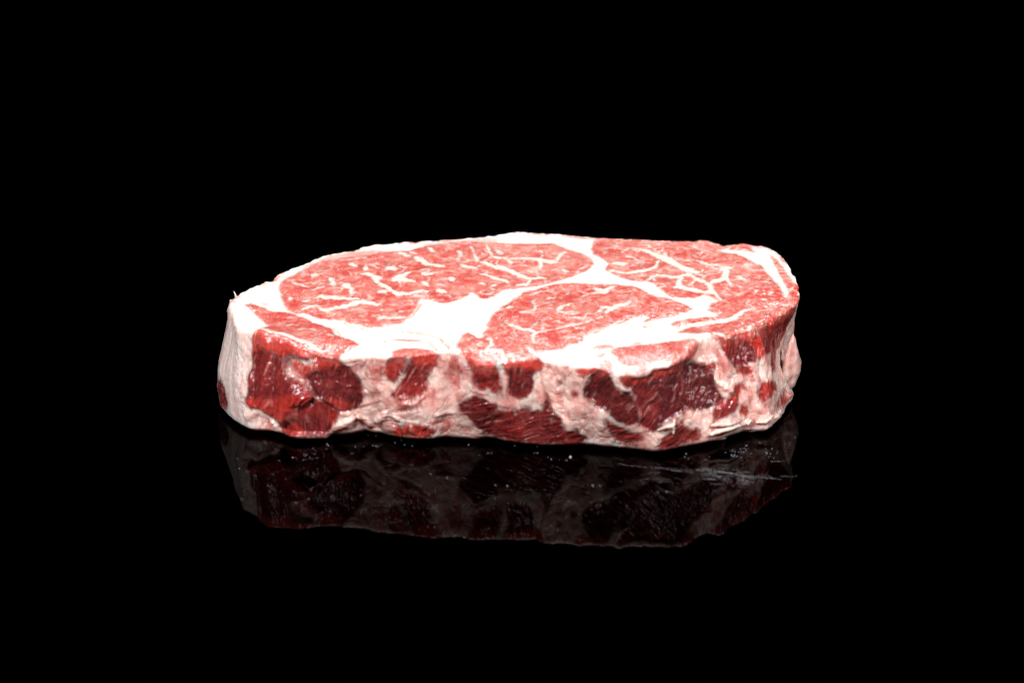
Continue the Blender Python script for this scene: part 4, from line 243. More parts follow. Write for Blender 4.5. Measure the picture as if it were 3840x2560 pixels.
WALL=[  # high-tone lean patches at the rim imitate light shining through the edge
('L',0.3,1,0.25,1.6,70,'4150 42 4145 0 4125 0 4070 0 3995 0 3930 0 3860 0 3790 0 3740 0 3695 0 3720 50 3755 69 3780 58 3845 73 3880 107 3875 180 3830 219 3760 230 3725 261 3720 303 3750 330 3785 372 3825 407 3840 464 3870 514 3945 545 4015 510 4055 476 4125 468 4175 457 4190 403 4170 384 4170 315 4175 257 4150 211 4155 142'),
('L',0.85,0.9,0.8,0,0,'4145 19 4125 0 3990 0 3855 0 3740 0 3685 0 3755 61 3845 69 3930 100 4025 73 4085 104 4145 115'),
('L',0.7,0.9,0.8,0,0,'4185 399 4085 407 3925 364 3795 307 3730 272 3725 311 3785 368 3825 403 3840 464 3870 514 3945 545 4015 510 4055 476 4125 468 4175 457'),
('R',0,0.7,0.3,0,0,'4045 100 4040 104 4015 100 3985 92 3960 88 3950 92 3945 104 3935 115 3925 119 3910 123 3905 130 3895 142 3895 161 3890 176 3880 184 3875 192 3865 199 3855 207 3840 215 3835 223 3830 223 3825 215 3835 207 3845 199 3855 188 3865 184 3870 176 3880 169 3885 157 3885 138 3895 123 3905 115 3915 111 3925 104 3930 96 3940 84 3955 77 3985 84 4020 92 4040 96'),
('R',0,1,0.3,0,0,'3895 123 3885 119 3875 111 3855 96 3840 84 3825 81 3810 77 3795 73 3785 73 3775 73 3770 73 3760 65 3760 58 3770 58 3780 54 3790 50 3810 54 3825 61 3845 69 3865 84 3885 104 3895 115'),
('R',0,0.8,0.3,0,0,'3770 88 3765 88 3755 84 3745 77 3730 65 3720 50 3710 38 3700 23 3680 4 3665 0 3650 0 3650 0 3660 0 3670 0 3690 0 3705 15 3720 35 3730 46 3735 54 3750 65 3760 73 3765 81'),
('R',0,0.5,0.3,0,0,'4145 211 4145 215 4145 230 4140 257 4130 280 4120 307 4115 338 4110 357 4105 361 4100 353 4105 334 4115 307 4120 276 4130 253 4140 230 4145 211'),
('R',0,0.4,0.3,0,0,'4060 476 4055 480 3960 449 3955 445 3960 441 4055 468'),
('L',0.75,0.65,0.5,0.6,70,'3875 134 3845 100 3785 84 3755 96 3685 65 3655 119 3695 142 3730 188 3790 203 3835 196'),
('L',0.12,1,0.3,-0.8,0,'3710 23 3695 0 3605 0 3550 4 3500 61 3460 127 3425 180 3395 249 3405 307 3380 345 3420 395 3450 434 3505 422 3555 403 3605 376 3640 322 3705 315 3730 242 3760 203 3725 161 3660 130 3670 77'),
('L',0.85,0.9,0.8,0,0,'3710 23 3695 0 3605 0 3540 19 3520 65 3600 81 3660 119 3670 77'),
('L',0.55,0.7,0.6,0,0,'3640 322 3590 315 3525 345 3445 376 3420 395 3450 434 3505 422 3555 403 3605 376'),
('L',0.25,1,0.3,-1.2,80,'3820 407 3780 364 3720 322 3640 349 3580 395 3535 434 3555 491 3585 537 3600 602 3700 610 3805 610 3885 610 3935 610 3985 587 3855 514 3820 483'),
('L',0.65,0.8,0.5,0,0,'3985 587 3855 522 3800 549 3760 598 3885 610 3935 610'),
('L',0.75,0.7,0.7,0,0,'3610 418 3535 434 3555 491 3585 537 3625 526'),
('R',0,0.5,0.3,0,0,'3765 445 3770 457 3770 468 3765 487 3765 506 3760 522 3760 533 3760 545 3750 549 3745 541 3745 529 3745 518 3750 503 3750 483 3755 464 3760 449'),
('R',0,0.35,0.3,0,0,'3660 422 3665 426 3680 506 3675 510 3670 506 3655 426'),
('R',0,0.35,0.3,0,0,'3605 107 3605 111 3605 134 3600 169 3600 199 3600 223 3605 242 3610 257 3610 261 3605 257 3600 246 3595 223 3595 199 3595 169 3600 134 3600 111'),
('R',0,0.5,0.3,0,0,'3590 27 3590 35 3550 65 3545 65 3545 58 3585 27'),
('L',0.6,0.95,0.3,-0.3,75,'3230 15 3210 0 3110 0 3125 77 3160 157 3205 215 3250 142 3245 58'),
('L',0.28,1,0.3,-0.4,60,'3100 4 3015 0 3095 0 3015 0 2940 0 2925 35 2940 84 2965 130 2990 180 2985 234 3005 276 3055 299 3140 299 3210 307 3210 284 3160 211 3125 111'),
('L',0.92,0.9,1,0,60,'3110 0 3015 0 3095 0 2940 0 2925 35 2945 88 2995 88 3065 42 3130 38 3170 77 3125 65'),
('L',0.5,0.5,0.8,0,0,'3215 284 3180 207 3095 196 3005 246 2990 180 2985 234 3005 276 3055 299 3140 299'),
('R',0,1,0.3,0,0,'3100 0 3105 0 3115 12 3120 42 3130 73 3140 104 3150 130 3160 153 3175 176 3190 196 3205 211 3205 219 3195 219 3185 207 3165 184 3150 161 3135 134 3130 107 3120 81 3110 50 3100 19 3095 0'),
('R',0,0.6,0.3,0,0,'2975 88 2980 88 2990 100 3005 119 3015 134 3025 150 3030 161 3035 169 3035 169 3030 173 3025 165 3020 153 3010 142 2995 127 2985 107 2975 96'),
('R',0,0.3,0.3,0,0,'3065 27 3070 27 3110 104 3110 107 3105 104 3065 31'),
('R',0,0.35,0.3,0,0,'3030 173 3035 173 3090 223 3090 226 3085 226 3030 176'),
('R',0,0.4,0.3,0,0,'3175 238 3170 249 3105 261 3100 253 3105 242 3165 230'),
('L',0.9,0.22,1.5,0,0,'3360 15 3265 19 3255 111 3275 173 3330 88'),
('L',0.7,0.6,0.5,0,0,'3320 284 3275 257 3260 288 3290 311'),
('L',0.9,0.3,1.5,0,0,'2920 35 2850 23 2795 19 2745 77 2805 157 2880 153'),
('L',0.7,0.6,0.4,0,0,'2875 207 2850 219 2845 246 2860 242'),
('L',0.7,0.4,0.6,0,0,'2765 203 2745 165 2740 215 2770 253'),
('L',0.7,0.5,0.4,0,0,'2965 215 2945 211 2955 238 2970 249'),
('L',0.8,0.35,0.6,0,0,'2925 326 2885 322 2860 345 2900 349'),
('L',0.35,1,0.3,-0.3,70,'2800 0 2735 0 2675 0 2595 0 2530 0 2510 73 2500 127 2495 211 2510 257 2535 242 2580 196 2625 211 2650 161 2695 77 2730 27'),
('L',0.95,0.9,0.5,0,0,'2790 0 2735 0 2675 0 2530 0 2515 35 2570 31 2635 19 2700 19'),
('L',0.45,0.5,0.8,0,0,'2650 161 2625 211 2580 196 2535 242 2510 257 2505 196 2580 138 2625 119'),
('L',0.15,1,0.3,-0.3,80,'2500 0 2420 0 2355 0 2300 0 2230 0 2210 35 2245 77 2295 96 2295 223 2335 280 2455 265 2455 173 2445 119 2465 88 2495 31'),
('L',1,0.95,0.6,0,0,'2500 0 2420 0 2355 0 2300 0 2230 0 2210 35 2245 73 2300 96 2355 61 2420 38 2475 50'),
('L',0.5,0.5,0.9,0,0,'2450 280 2335 276 2300 230 2290 146 2325 184 2400 246'),
('R',0,1,0.3,0,0,'2535 0 2540 4 2535 15 2525 35 2515 54 2505 69 2500 81 2495 96 2490 115 2485 130 2485 142 2485 150 2490 165 2495 184 2495 207 2500 230 2500 246 2485 261 2470 253 2465 238 2460 219 2455 199 2450 184 2450 169 2445 146 2455 123 2465 100 2470 84 2480 69 2490 54 2495 38 2510 19 2520 0 2525 0'),
('R',0,0.35,0.3,0,0,'2590 31 2595 31 2585 58 2570 100 2555 138 2540 176 2525 211 2515 234 2515 234 2515 234 2525 207 2540 173 2555 134 2565 96 2580 58 2590 31'),
('R',0,0.35,0.3,0,0,'2360 127 2365 127 2360 142 2355 161 2350 180 2350 203 2350 230 2355 246 2350 249 2350 249 2350 230 2345 207 2350 180 2350 161 2355 142 2360 127'),
('L',0.2,1,0.3,-0.3,20,'2750 387 2730 345 2670 272 2650 246 2595 288 2525 338 2465 349 2400 353 2370 353 2310 330 2295 380 2220 353 2210 295 2185 280 2165 345 2140 387 2105 395 2090 468 2055 518 2015 472 1990 526 1950 564 1935 610 2050 610 2165 610 2330 610 2470 610 2525 610 2585 591 2635 537 2655 483 2700 437 2745 407'),
('L',0.32,0.8,0.6,0.5,20,'2550 583 2535 491 2495 430 2420 426 2360 468 2335 514 2340 606 2475 610'),
('R',0,0.85,0.3,0,0,'2545 387 2530 395 2525 387 2510 380 2500 372 2485 372 2465 372 2455 372 2445 364 2455 353 2465 349 2485 345 2500 345 2520 353 2535 361 2540 368'),
('R',0,0.5,0.3,0,0,'2390 338 2380 357 2365 361 2350 364 2340 368 2335 368 2330 372 2325 376 2315 380 2310 372 2310 364 2315 353 2325 338 2345 330 2360 326 2375 322'),
('R',0,0.5,0.3,0,0,'2370 391 2370 395 2365 418 2355 449 2345 480 2340 522 2340 564 2340 595 2335 598 2330 595 2335 564 2335 522 2340 480 2350 445 2360 414 2365 395'),
('R',0,1,0.3,0,0,'2295 361 2275 364 2265 361 2250 353 2255 357 2255 349 2250 357 2245 364 2230 372 2220 353 2220 341 2220 322 2235 303 2265 315 2280 326 2290 338'),
('R',0,0.6,0.3,0,0,'2190 407 2190 418 2145 441 2135 434 2140 418 2185 403'),
('R',0,0.45,0.3,0,0,'2630 434 2630 437 2615 434 2590 430 2570 422 2555 414 2545 403 2535 395 2535 391 2540 387 2545 395 2560 407 2575 414 2590 422 2615 426 2630 426'),
('R',0,0.25,0.3,0,0,'2235 434 2235 434 2230 537 2230 537 2225 533 2230 434'),
('R',0,0.3,0.3,0,0,'2480 602 2475 606 2390 598 2390 598 2390 595 2475 598'),
('R',0,0.8,0.3,0,0,'2410 330 2420 345 2410 399 2395 407 2385 391 2400 338'),
('R',0,0.5,0.3,0,0,'2165 426 2165 434 2155 441 2150 437 2150 434 2165 426'),
('L',0.1,0.8,0.2,-0.6,80,'2250 84 2240 88 2215 176 2185 246 2165 341 2185 330 2205 242 2230 165'),
('L',0.35,0.9,0.4,-0.3,0,'2055 261 2030 207 1995 188 1990 211 2030 257'),
('L',0.95,0.5,0.8,0,0,'2215 23 2175 4 2170 35 2195 65'),
('L',0.2,0.5,0.6,0,0,'2175 552 2170 595 2055 602 2060 568'),
('L',0.08,1,0.25,-0.5,60,'1965 192 1940 107 1895 58 1875 23 1820 0 1790 19 1865 8 1815 0 1800 46 1785 84 1765 115 1750 153 1780 173 1780 284 1780 330 1830 318 1870 303 1905 288 1960 242'),
('L',0.45,0.6,0.8,0,0,'1960 242 1905 288 1840 334 1805 338 1835 288 1905 261 1945 234'),
('L',1,0.95,0.3,0,0,'2100 0 2100 0 2040 0 2025 0 2060 0 2045 0 2065 46 2090 46'),
('L',0.85,0.95,0.4,0,50,'2030 38 1990 0 1935 0 1885 0 1855 0 1890 54 1945 77'),
('L',0.95,0.9,0.5,0,0,'1865 0 1835 0 1885 0 1835 0 1800 0 1805 0 1865 8'),
('L',0.12,1,0.25,-0.3,40,'1780 173 1750 153 1660 153 1630 188 1595 246 1595 303 1570 395 1620 426 1695 411 1770 368 1780 284'),
('L',0.08,1,0.3,-1,55,'1735 42 1695 19 1625 50 1540 58 1520 31 1515 8 1420 35 1390 12 1325 38 1275 38 1175 115 1095 146 1035 180 950 173 965 219 955 276 925 330 890 368 905 403 965 418 1030 430 1140 407 1215 376 1275 376 1340 387 1390 422 1430 483 1475 476 1560 430 1565 322 1600 261 1645 157 1685 111 1720 77'),
('L',0.6,0.8,0.6,0,55,'1735 42 1695 19 1625 50 1530 61 1520 23 1500 15 1420 35 1375 15 1335 77 1425 69 1490 84 1535 100 1630 107 1690 96 1720 77'),
('L',0.3,0.6,1,0,55,'1615 153 1525 157 1475 192 1510 284 1570 295 1600 246'),
('L',0.28,0.6,0.8,0.3,55,'1570 330 1505 315 1460 276 1415 307 1435 391 1475 476 1560 430'),
('R',0,0.4,0.3,0,0,'1565 322 1560 326 1545 322 1520 318 1500 311 1485 299 1470 284 1455 272 1445 257 1435 246 1430 234 1430 230 1430 230 1440 238 1450 253 1465 265 1475 280 1490 292 1505 303 1525 311 1545 315 1560 318'),
('R',0,0.35,0.3,0,0,'1440 372 1440 372 1425 357 1410 334 1395 315 1385 295 1380 280 1380 265 1380 265 1385 261 1390 272 1395 292 1405 307 1415 330 1435 349 1445 368'),
('R',0,0.9,0.3,0,0,'1660 123 1665 138 1655 153 1645 173 1635 188 1625 207 1620 223 1615 238 1610 242 1605 234 1610 223 1615 203 1625 184 1630 165 1645 142 1650 127'),
('R',0,1,0.3,0,0,'1785 42 1795 61 1790 73 1785 88 1775 104 1765 115 1750 127 1730 134 1705 142 1685 146 1670 150 1660 142 1670 123 1685 119 1705 111 1720 100 1735 96 1745 88 1755 81 1760 69 1765 54 1765 42'),
('R',0,0.6,0.3,0,0,'1575 395 1570 387 1570 368 1575 341 1575 322 1570 315 1565 311 1560 307 1560 299 1565 299 1570 299 1580 307 1585 318 1585 341 1585 368 1585 384'),
('R',0,1,0.3,0,0,'1865 338 1860 349 1850 353 1830 357 1810 364 1795 376 1775 387 1755 399 1740 411 1725 422 1705 437 1680 453 1660 464 1640 472 1620 476 1600 480 1585 480 1575 468 1590 453 1600 449 1615 449 1635 441 1650 434 1670 422 1690 414 1705 399 1725 384 1740 372 1760 361 1780 349 1800 338 1820 330 1840 326 1855 326'),
('R',0,0.5,0.3,0,0,'1235 138 1235 142 1210 161 1170 188 1130 211 1125 223 1130 234 1140 238 1135 242 1130 242 1120 238 1115 226 1120 211 1160 188 1200 161 1235 138'),
('R',0,0.5,0.3,0,0,'1090 188 1085 192 1040 192 1040 188 1040 188 1090 188'),
('R',0,0.5,0.3,0,0,'910 407 915 403 940 414 940 418 935 422 910 411'),
('L',0.9,0.95,0.3,0.3,60,'1320 31 1230 0 1195 0 1115 4 1095 50 1145 77 1205 92'),
('R',0,0.55,0.3,0,0,'1220 0 1230 0 1215 12 1195 31 1175 46 1160 61 1145 77 1140 84 1120 92 1110 92 1125 81 1140 65 1155 50 1180 31 1200 12 1215 0'),
('R',0,0.3,0.3,0,0,'1290 31 1285 35 1225 15 1230 12 1235 8 1290 27'),
('L',0.25,1,0.25,-0.4,60,'975 23 930 12 880 0 825 0 705 0 570 0 540 54 510 130 485 196 485 242 545 234 555 188 615 207 685 215 800 196 840 146 880 107 910 81 945 46'),
('L',0.85,0.85,0.5,0,0,'835 0 710 0 585 0 530 61 500 130 480 196 485 242 540 234 540 188 615 115 645 65 705 46'),
('L',0.5,0.7,0.6,0,0,'975 23 940 19 915 42 855 38 755 38 730 84 800 100 840 146 880 107 910 81 945 46'),
('R',0,0.6,0.3,0,0,'615 104 620 104 610 119 595 138 580 157 575 173 570 184 570 192 555 199 545 196 545 188 550 176 555 161 575 142 595 119 610 104'),
('R',0,0.45,0.3,0,0,'840 4 835 12 805 23 765 42 735 58 725 69 720 84 715 96 710 96 705 96 705 88 710 73 725 54 760 35 800 15 830 4'),
('R',0,0.3,0.3,0,0,'880 107 880 107 830 107 830 104 835 100 880 104'),
('L',0.55,0.85,0.3,-0.2,0,'810 223 670 211 605 238 625 272 680 284 790 242'),
('L',0.3,1,0.3,-0.5,85,'540 0 505 0 355 0 170 0 0 4 0 104 65 173 160 223 215 292 315 345 380 345 395 292 375 234 430 192 480 207 500 119 530 46'),
('L',0.8,0.9,0.6,0,0,'540 0 505 0 355 0 170 0 25 0 75 61 160 65 315 50 420 46 485 38 530 46'),
('L',0.45,0.8,0.6,0,0,'370 246 275 257 220 230 225 299 315 345 380 345'),
('R',0,0.6,0.3,0,0,'440 35 430 31 425 12 430 8 440 8 450 27'),
('R',0,0.7,0.3,0,0,'315 138 325 134 335 153 355 173 370 196 385 207 400 219 410 226 400 242 385 242 375 234 365 219 350 203 340 180 320 161 310 142'),
('R',0,0.45,0.3,0,0,'480 92 480 92 475 107 460 134 450 153 445 173 440 188 440 199 430 207 425 203 430 192 435 173 440 157 450 134 465 111 475 92'),
('R',0,0.45,0.3,0,0,'160 127 170 123 185 142 205 169 225 196 245 223 270 246 290 261 285 269 270 272 255 253 230 230 210 203 195 176 175 150 160 130'),
('R',0,0.4,0.3,0,0,'270 104 280 104 330 169 325 173 320 173 270 107'),
('R',0,0.35,0.3,0,0,'395 88 400 88 400 150 395 150 390 150 395 88'),
('L',0.55,0.9,0.4,-0.3,0,'625 391 535 345 470 330 370 395 345 437 420 426 465 437 530 453 585 434'),
('L',0.6,0.85,0.4,0,0,'840 292 750 303 700 338 765 349 780 387 845 349'),
('L',0.35,0.95,0.3,0,60,'890 376 865 357 790 391 800 445 870 476 930 499 955 480 950 426'),
('L',0.85,0.7,0.4,0,0,'870 345 800 361 790 407 810 426 855 376'),
('L',0.6,0.9,0.3,0,0,'800 472 765 422 730 445 680 503 715 526 785 499'),
('L',0.35,0.9,0.4,-0.2,30,'1340 445 1240 460 1195 499 1075 518 1045 568 1080 598 1240 610 1350 610 1390 606 1395 522 1350 483'),
('L',0.4,0.95,0.3,-0.2,20,'1830 368 1775 399 1720 426 1640 480 1550 495 1505 529 1530 552 1615 572 1705 568 1755 541 1785 460'),
('L',0.4,0.7,0.4,0,0,'1680 587 1615 579 1500 575 1435 595 1430 610 1640 610'),
('L',0.75,0.6,0.5,0,0,'375 491 230 503 130 579 175 606 265 602 380 560'),
('L',0.7,0.6,0.4,0,0,'720 418 660 391 625 407 660 441 695 457'),
('L',0.8,0.6,0.5,0,0,'700 522 610 564 520 575 665 572'),
('L',0.3,0.7,0.3,0,0,'1005 537 960 541 975 556'),
('L',0.35,0.35,0.8,0,0,'1265 380 1240 387 1235 460 1270 483 1315 422'),
('L',0.2,0.35,0.8,0,0,'1340 357 1240 380 1240 460 1310 441 1345 399'),
('L',0.8,0.5,0.4,0,0,'1050 61 990 88 1015 92'),
('L',0.8,0.8,0.3,0,0,'1015 176 950 173 965 203 1000 188'),
('R',0,1,0.3,0,0,'1130 12 1100 46 1080 58 1060 73 1045 84 1025 107 1000 134 975 161 955 184 935 203 915 219 895 230 880 246 865 261 840 269 825 257 830 238 835 215 850 184 875 153 900 134 920 115 945 96 965 77 990 54 1025 35 1055 23 1075 15'),
('R',0,1,0.3,0,0,'965 230 965 242 955 253 935 269 920 284 905 299 890 315 875 330 860 338 845 341 840 341 830 334 840 326 845 322 845 322 850 315 865 303 885 284 900 269 920 253 940 242 955 230'),
('R',0,1,0.3,0,0,'750 269 735 288 660 311 645 299 650 288 725 261'),
('R',0,1,0.3,0,0,'625 272 560 280 545 272 525 257 505 249 480 242 455 246 475 226 490 234 510 261 535 280 550 292 585 303 620 311 650 318 675 326 705 338 735 349 760 364 780 376 760 407 715 411 705 399 690 380 675 361 655 353 630 345 590 341 540 338 500 334 460 322 435 299 415 269 410 234 470 199 515 203 550 215 590 223 620 234 635 246'),
('R',0,1,0.3,0,0,'1085 115 1090 134 1065 153 1045 161 1035 150 1050 127'),
('R',0,0.2,0.3,0,0,'950 127 955 130 925 180 920 180 920 180 950 130'),
('L',0.25,0.95,0.5,-0.2,0,'4725 564 4560 414 4505 449 4465 499 4470 560 4530 610 4620 610'),
('L',0.4,0.55,0.5,0,0,'4150 602 4100 552 4070 583 4050 610 4135 610'),
('L',0.9,0.18,1.5,0,0,'4315 46 4160 23 4165 73 4205 100 4285 77'),
('L',0.9,0.15,1,0,0,'4270 246 4210 226 4220 295 4265 292'),
('L',0.7,0.9,0.4,0,0,'3210 587 3185 510 3085 495 2985 510 3180 518 3075 503 2995 503 2930 541 2895 572 2955 610 3105 610 3230 610'),
('L',0.75,0.7,0.4,0,0,'2940 472 2905 483 2890 518 2960 503'),
('L',0.8,0.5,0.4,0,0,'3300 426 3265 403 3265 441 3295 449'),
('L',0.8,0.25,0.6,0,0,'3520 552 3480 579 3490 606 3525 583'),
('R',0,0.8,0.3,0,0,'3175 522 3165 529 3125 537 3115 526 3120 510 3165 510'),
('R',0,0.7,0.3,0,0,'3085 522 3090 533 3090 541 3085 556 3080 568 3075 575 3065 583 3060 587 3050 587 3045 575 3050 568 3055 564 3055 552 3060 545 3070 533 3075 526'),
('R',0,0.5,0.3,0,0,'3085 499 3085 506 3055 537 3045 537 3045 529 3080 495'),
('R',0,0.8,0.3,0,0,'2920 453 2905 464 2890 460 2865 457 2840 449 2815 445 2790 437 2775 430 2770 418 2775 411 2795 414 2820 422 2850 426 2875 430 2900 437 2915 437'),
('L',0.7,0.33,1.4,0,0,'3410 230 3265 257 3210 318 3000 303 2995 349 3240 399 3380 376'),
('L',0.7,0.33,1.4,0,0,'3180 303 2985 246 2925 330 2990 391 3180 418'),
('L',0.75,0.33,1.4,0,0,'2985 449 2755 418 2700 491 2645 583 2835 591 2900 526'),
('L',0.85,0.33,1.4,0,0,'2915 23 2785 0 2730 123 2745 272 2845 246 2895 138'),
('L',0.7,0.33,1.4,0,0,'1055 472 785 510 800 587 1020 583'),
('L',0.75,0.33,1.4,0,0,'780 249 405 307 370 411 610 368 730 434'),
('L',0.8,0.33,1.4,0,0,'610 445 350 476 360 610 565 575'),
('L',0.8,0.33,1.4,0,0,'1085 27 940 77 850 211 870 288 960 215 1060 123'),
('L',0.85,0.33,1.4,0,0,'3490 54 3265 27 3265 142 3340 219 3435 150'),
('L',0.8,0.33,1.4,0,0,'2215 15 2080 0 2020 134 2080 288 2135 196'),
('L',0.7,0.33,1.4,0,0,'2135 292 1930 315 1805 480 1990 422')]
GROOVE=[
(2.2,'3720 311 24 3675 326 27 3605 380 24 3555 418 18 3480 434 15 3415 422 18 3345 391 15'),
(2,'3725 253 24 3710 288 35 3685 311 30'),
(1.5,'3790 368 12 3820 407 18 3820 468 18 3855 510 13 3965 564 11'),
(0.6,'3890 123 8 3875 188 8 3830 219 8 3755 226 8'),
(1.5,'3475 445 15 3440 499 15 3430 541 13 3395 598 13'),
(0.9,'3410 414 9 3330 361 9 3270 322 9 3250 330 8'),
(0.8,'3350 430 9 3295 387 9 3240 341 9'),
(1,'3220 426 11 3140 407 11 3050 387 11 3005 349 8'),
(1,'3180 411 11 3080 391 11 3020 341 8 2975 292 8'),
(0.6,'2915 326 6 2830 353 6 2755 368 6'),
(1,'2750 345 12 2705 269 12 2645 238 12'),
(0.9,'2635 253 12 2590 265 12 2565 295 9 2520 338 9'),
(1.4,'2555 587 18 2550 499 18 2525 453 17 2495 426 11'),
(0.6,'2525 487 8 2480 472 8 2450 491 8'),
(1.1,'2250 84 12 2235 134 13 2205 230 17 2175 326 21 2135 387 15'),
(1,'2055 361 9 2020 445 9 2010 480 12 1990 526 13'),
(0.6,'1955 445 7 1975 491 8 1975 533 7'),
(0.5,'2925 441 7 2870 430 7 2775 422 7'),
(0.5,'2900 518 8 2830 472 7 2765 445 7'),
(0.5,'2895 77 6 2880 169 6 2860 226 6'),
(0.4,'2810 38 5 2780 92 5'),
(0.4,'2850 234 5 2750 196 5 2745 161 5'),
(0.8,'1830 357 11 1775 391 11 1705 426 11'),
(0.8,'1500 288 13 1440 238 12 1395 211 11'),
(1,'1455 430 15 1405 341 14 1375 303 13 1355 261 9'),
(0.6,'1585 349 8 1530 311 8 1470 288 7'),
(0.7,'1255 387 8 1235 445 8 1280 472 8'),
(0.8,'1035 173 11 1025 226 9 970 215 8'),
(0.9,'975 27 8 940 73 9 900 92 8 850 134 8 830 196 7 790 249 8'),
(0.8,'960 226 9 940 288 9 920 341 9'),
(0.6,'890 364 8 930 411 8 995 441 6'),
(1,'480 238 14 495 184 12 515 111 12 540 38 9'),
(0.6,'440 173 7 410 111 7 390 58 6'),
(0.6,'355 226 7 305 142 7 270 84 6'),
(0.9,'700 529 8 655 560 9 555 572 8 475 552 7'),
(0.8,'990 526 7 910 541 7 820 541 7'),
(0.5,'790 249 7 760 288 7 690 295 7'),
(0.6,'645 391 8 610 445 8 645 476 7'),
(0.5,'1770 361 6 1775 269 6 1775 173 6'),
(0.6,'1610 595 7 1560 560 7 1495 549 7'),
(0.5,'4155 96 6 4155 165 6 4150 211 6'),
(0.8,'4440 58 7 4405 199 7 4390 368 7 4350 518 7'),
(0.5,'4265 568 6 4225 491 6 4205 441 5'),
(0.8,'4140 602 7 4095 545 7 4100 499 6'),
(0.6,'4525 602 8 4445 503 8 4520 457 7'),
(0.3,'3380 253 5 3415 184 5 3460 119 5')]
RIDGE=[
(1.2,'3880 107 24 3830 73 35 3785 65 30'),
(1.8,'3795 318 35 3760 299 35 3730 288 30'),
(1.6,'3560 564 71 3510 526 71 3475 503 41'),
(1.8,'3420 495 53 3370 526 65 3345 564 47'),
(1.5,'3290 514 53 3255 437 35'),
(1.2,'3210 445 35 3180 476 35'),
(0.9,'3415 414 12 3350 376 14 3295 341 15 3265 330 12'),
(1,'4205 529 71 4155 499 59'),
(0.9,'4030 552 35 4005 583 35'),
(1,'3075 533 35 3055 575 35'),
(0.9,'2910 445 30 2845 434 30 2775 430 24'),
(0.8,'3140 349 35 3065 345 35 3010 303 24'),
(0.7,'2470 127 30 2475 199 41 2485 257 24'),
(0.9,'2080 399 35 2055 445 53 2050 495 30'),
(0.4,'2165 142 30 2145 196 35'),
(0.7,'1780 54 24 1760 104 24 1700 127 24 1650 146 18'),
(1.2,'1520 0 30 1455 0 41 1415 0 30'),
(1.3,'1070 130 35 1045 146 30'),
(1.3,'950 246 24 895 288 24 850 330 24'),
(0.8,'920 111 47 880 146 59 855 223 35'),
(0.6,'740 272 35 655 292 35'),
(1.6,'910 510 30 820 529 27'),
(1.6,'985 568 30 910 560 30 810 560 27'),
(1.3,'735 560 24 690 552 24'),
(1.2,'610 480 71 535 529 71'),
(1.6,'610 564 24 520 560 24 465 549 18'),
(1.4,'395 583 35 355 595 30'),
(1.4,'185 564 35 105 602 24'),
(1.4,'1425 457 18 1385 434 30 1350 411 30'),
(1.4,'1360 457 18 1330 483 18'),
(0.7,'1430 514 24 1415 595 35'),
(1,'530 61 18 490 153 24 490 226 24'),
(0.8,'1300 23 24 1220 0 30 1145 12 30'),
(0.6,'3390 295 47 3380 299 47')]
CREASE=[
'-1027 -1278 -980 -1333 -867 -1405 -732 -1394 -594 -1429 -511 -1461',
'-683 -1423 -562 -1452 -479 -1508 -435 -1555 -406 -1635 -372 -1725',
'-556 -1643 -486 -1646 -446 -1751 -428 -1810',
'-789 -1570 -768 -1557 -756 -1593 -777 -1619 -789 -1591',
'-1077 -1368 -1034 -1445 -1025 -1518',
'-852 -1729 -772 -1724 -702 -1734',
'768 -1404 858 -1338 937 -1294',
'672 -1640 791 -1614 899 -1608',
'-429 -1555 -394 -1670 -360 -1785',
'-651 -1351 -563 -1384 -513 -1378',
'-560 -965 -584 -1107 -614 -1200']
FLAP='1726 434 1744 398 1757 345 1767 297 1777 261 1787 232 1782 202 1775 154 1757 118 1741 82 1700 58 1657 70 1649 142 1661 226 1680 309 1706 386'; FLAP_Y=-52.65
PLANE=(31.48751,0.011654,0.021280)
SHRED=[
('fat_shred',1,'1240 1128 24 1110 1128 40 1000 1105 35 910 1090 12'),
('fat_shred',0.7,'2000 1036 31 1860 1036 52 1740 1036 52 1600 1059 24'),
('fat_shred',1,'1980 1136 35 1840 1120 52 1740 1113 47 1600 1113 26'),
('fat_shred',0.8,'2850 921 17 2780 875 38 2720 844 45 2680 798 17'),
('fat_shred',0.9,'2730 867 28 2680 921 33 2680 967 14'),
('fat_shred',0.8,'1460 1128 21 1400 1105 31 1370 1097 14'),
('lean_shred',1.2,'7600 737 31 7530 637 47 7460 591 47 7430 614 19'),
('lean_shred',1.4,'7560 729 24 7500 660 31 7450 622 24')]
WHISKER='-3408 -1785 1244 -3418 -1785 1279 -3432 -1785 1309'
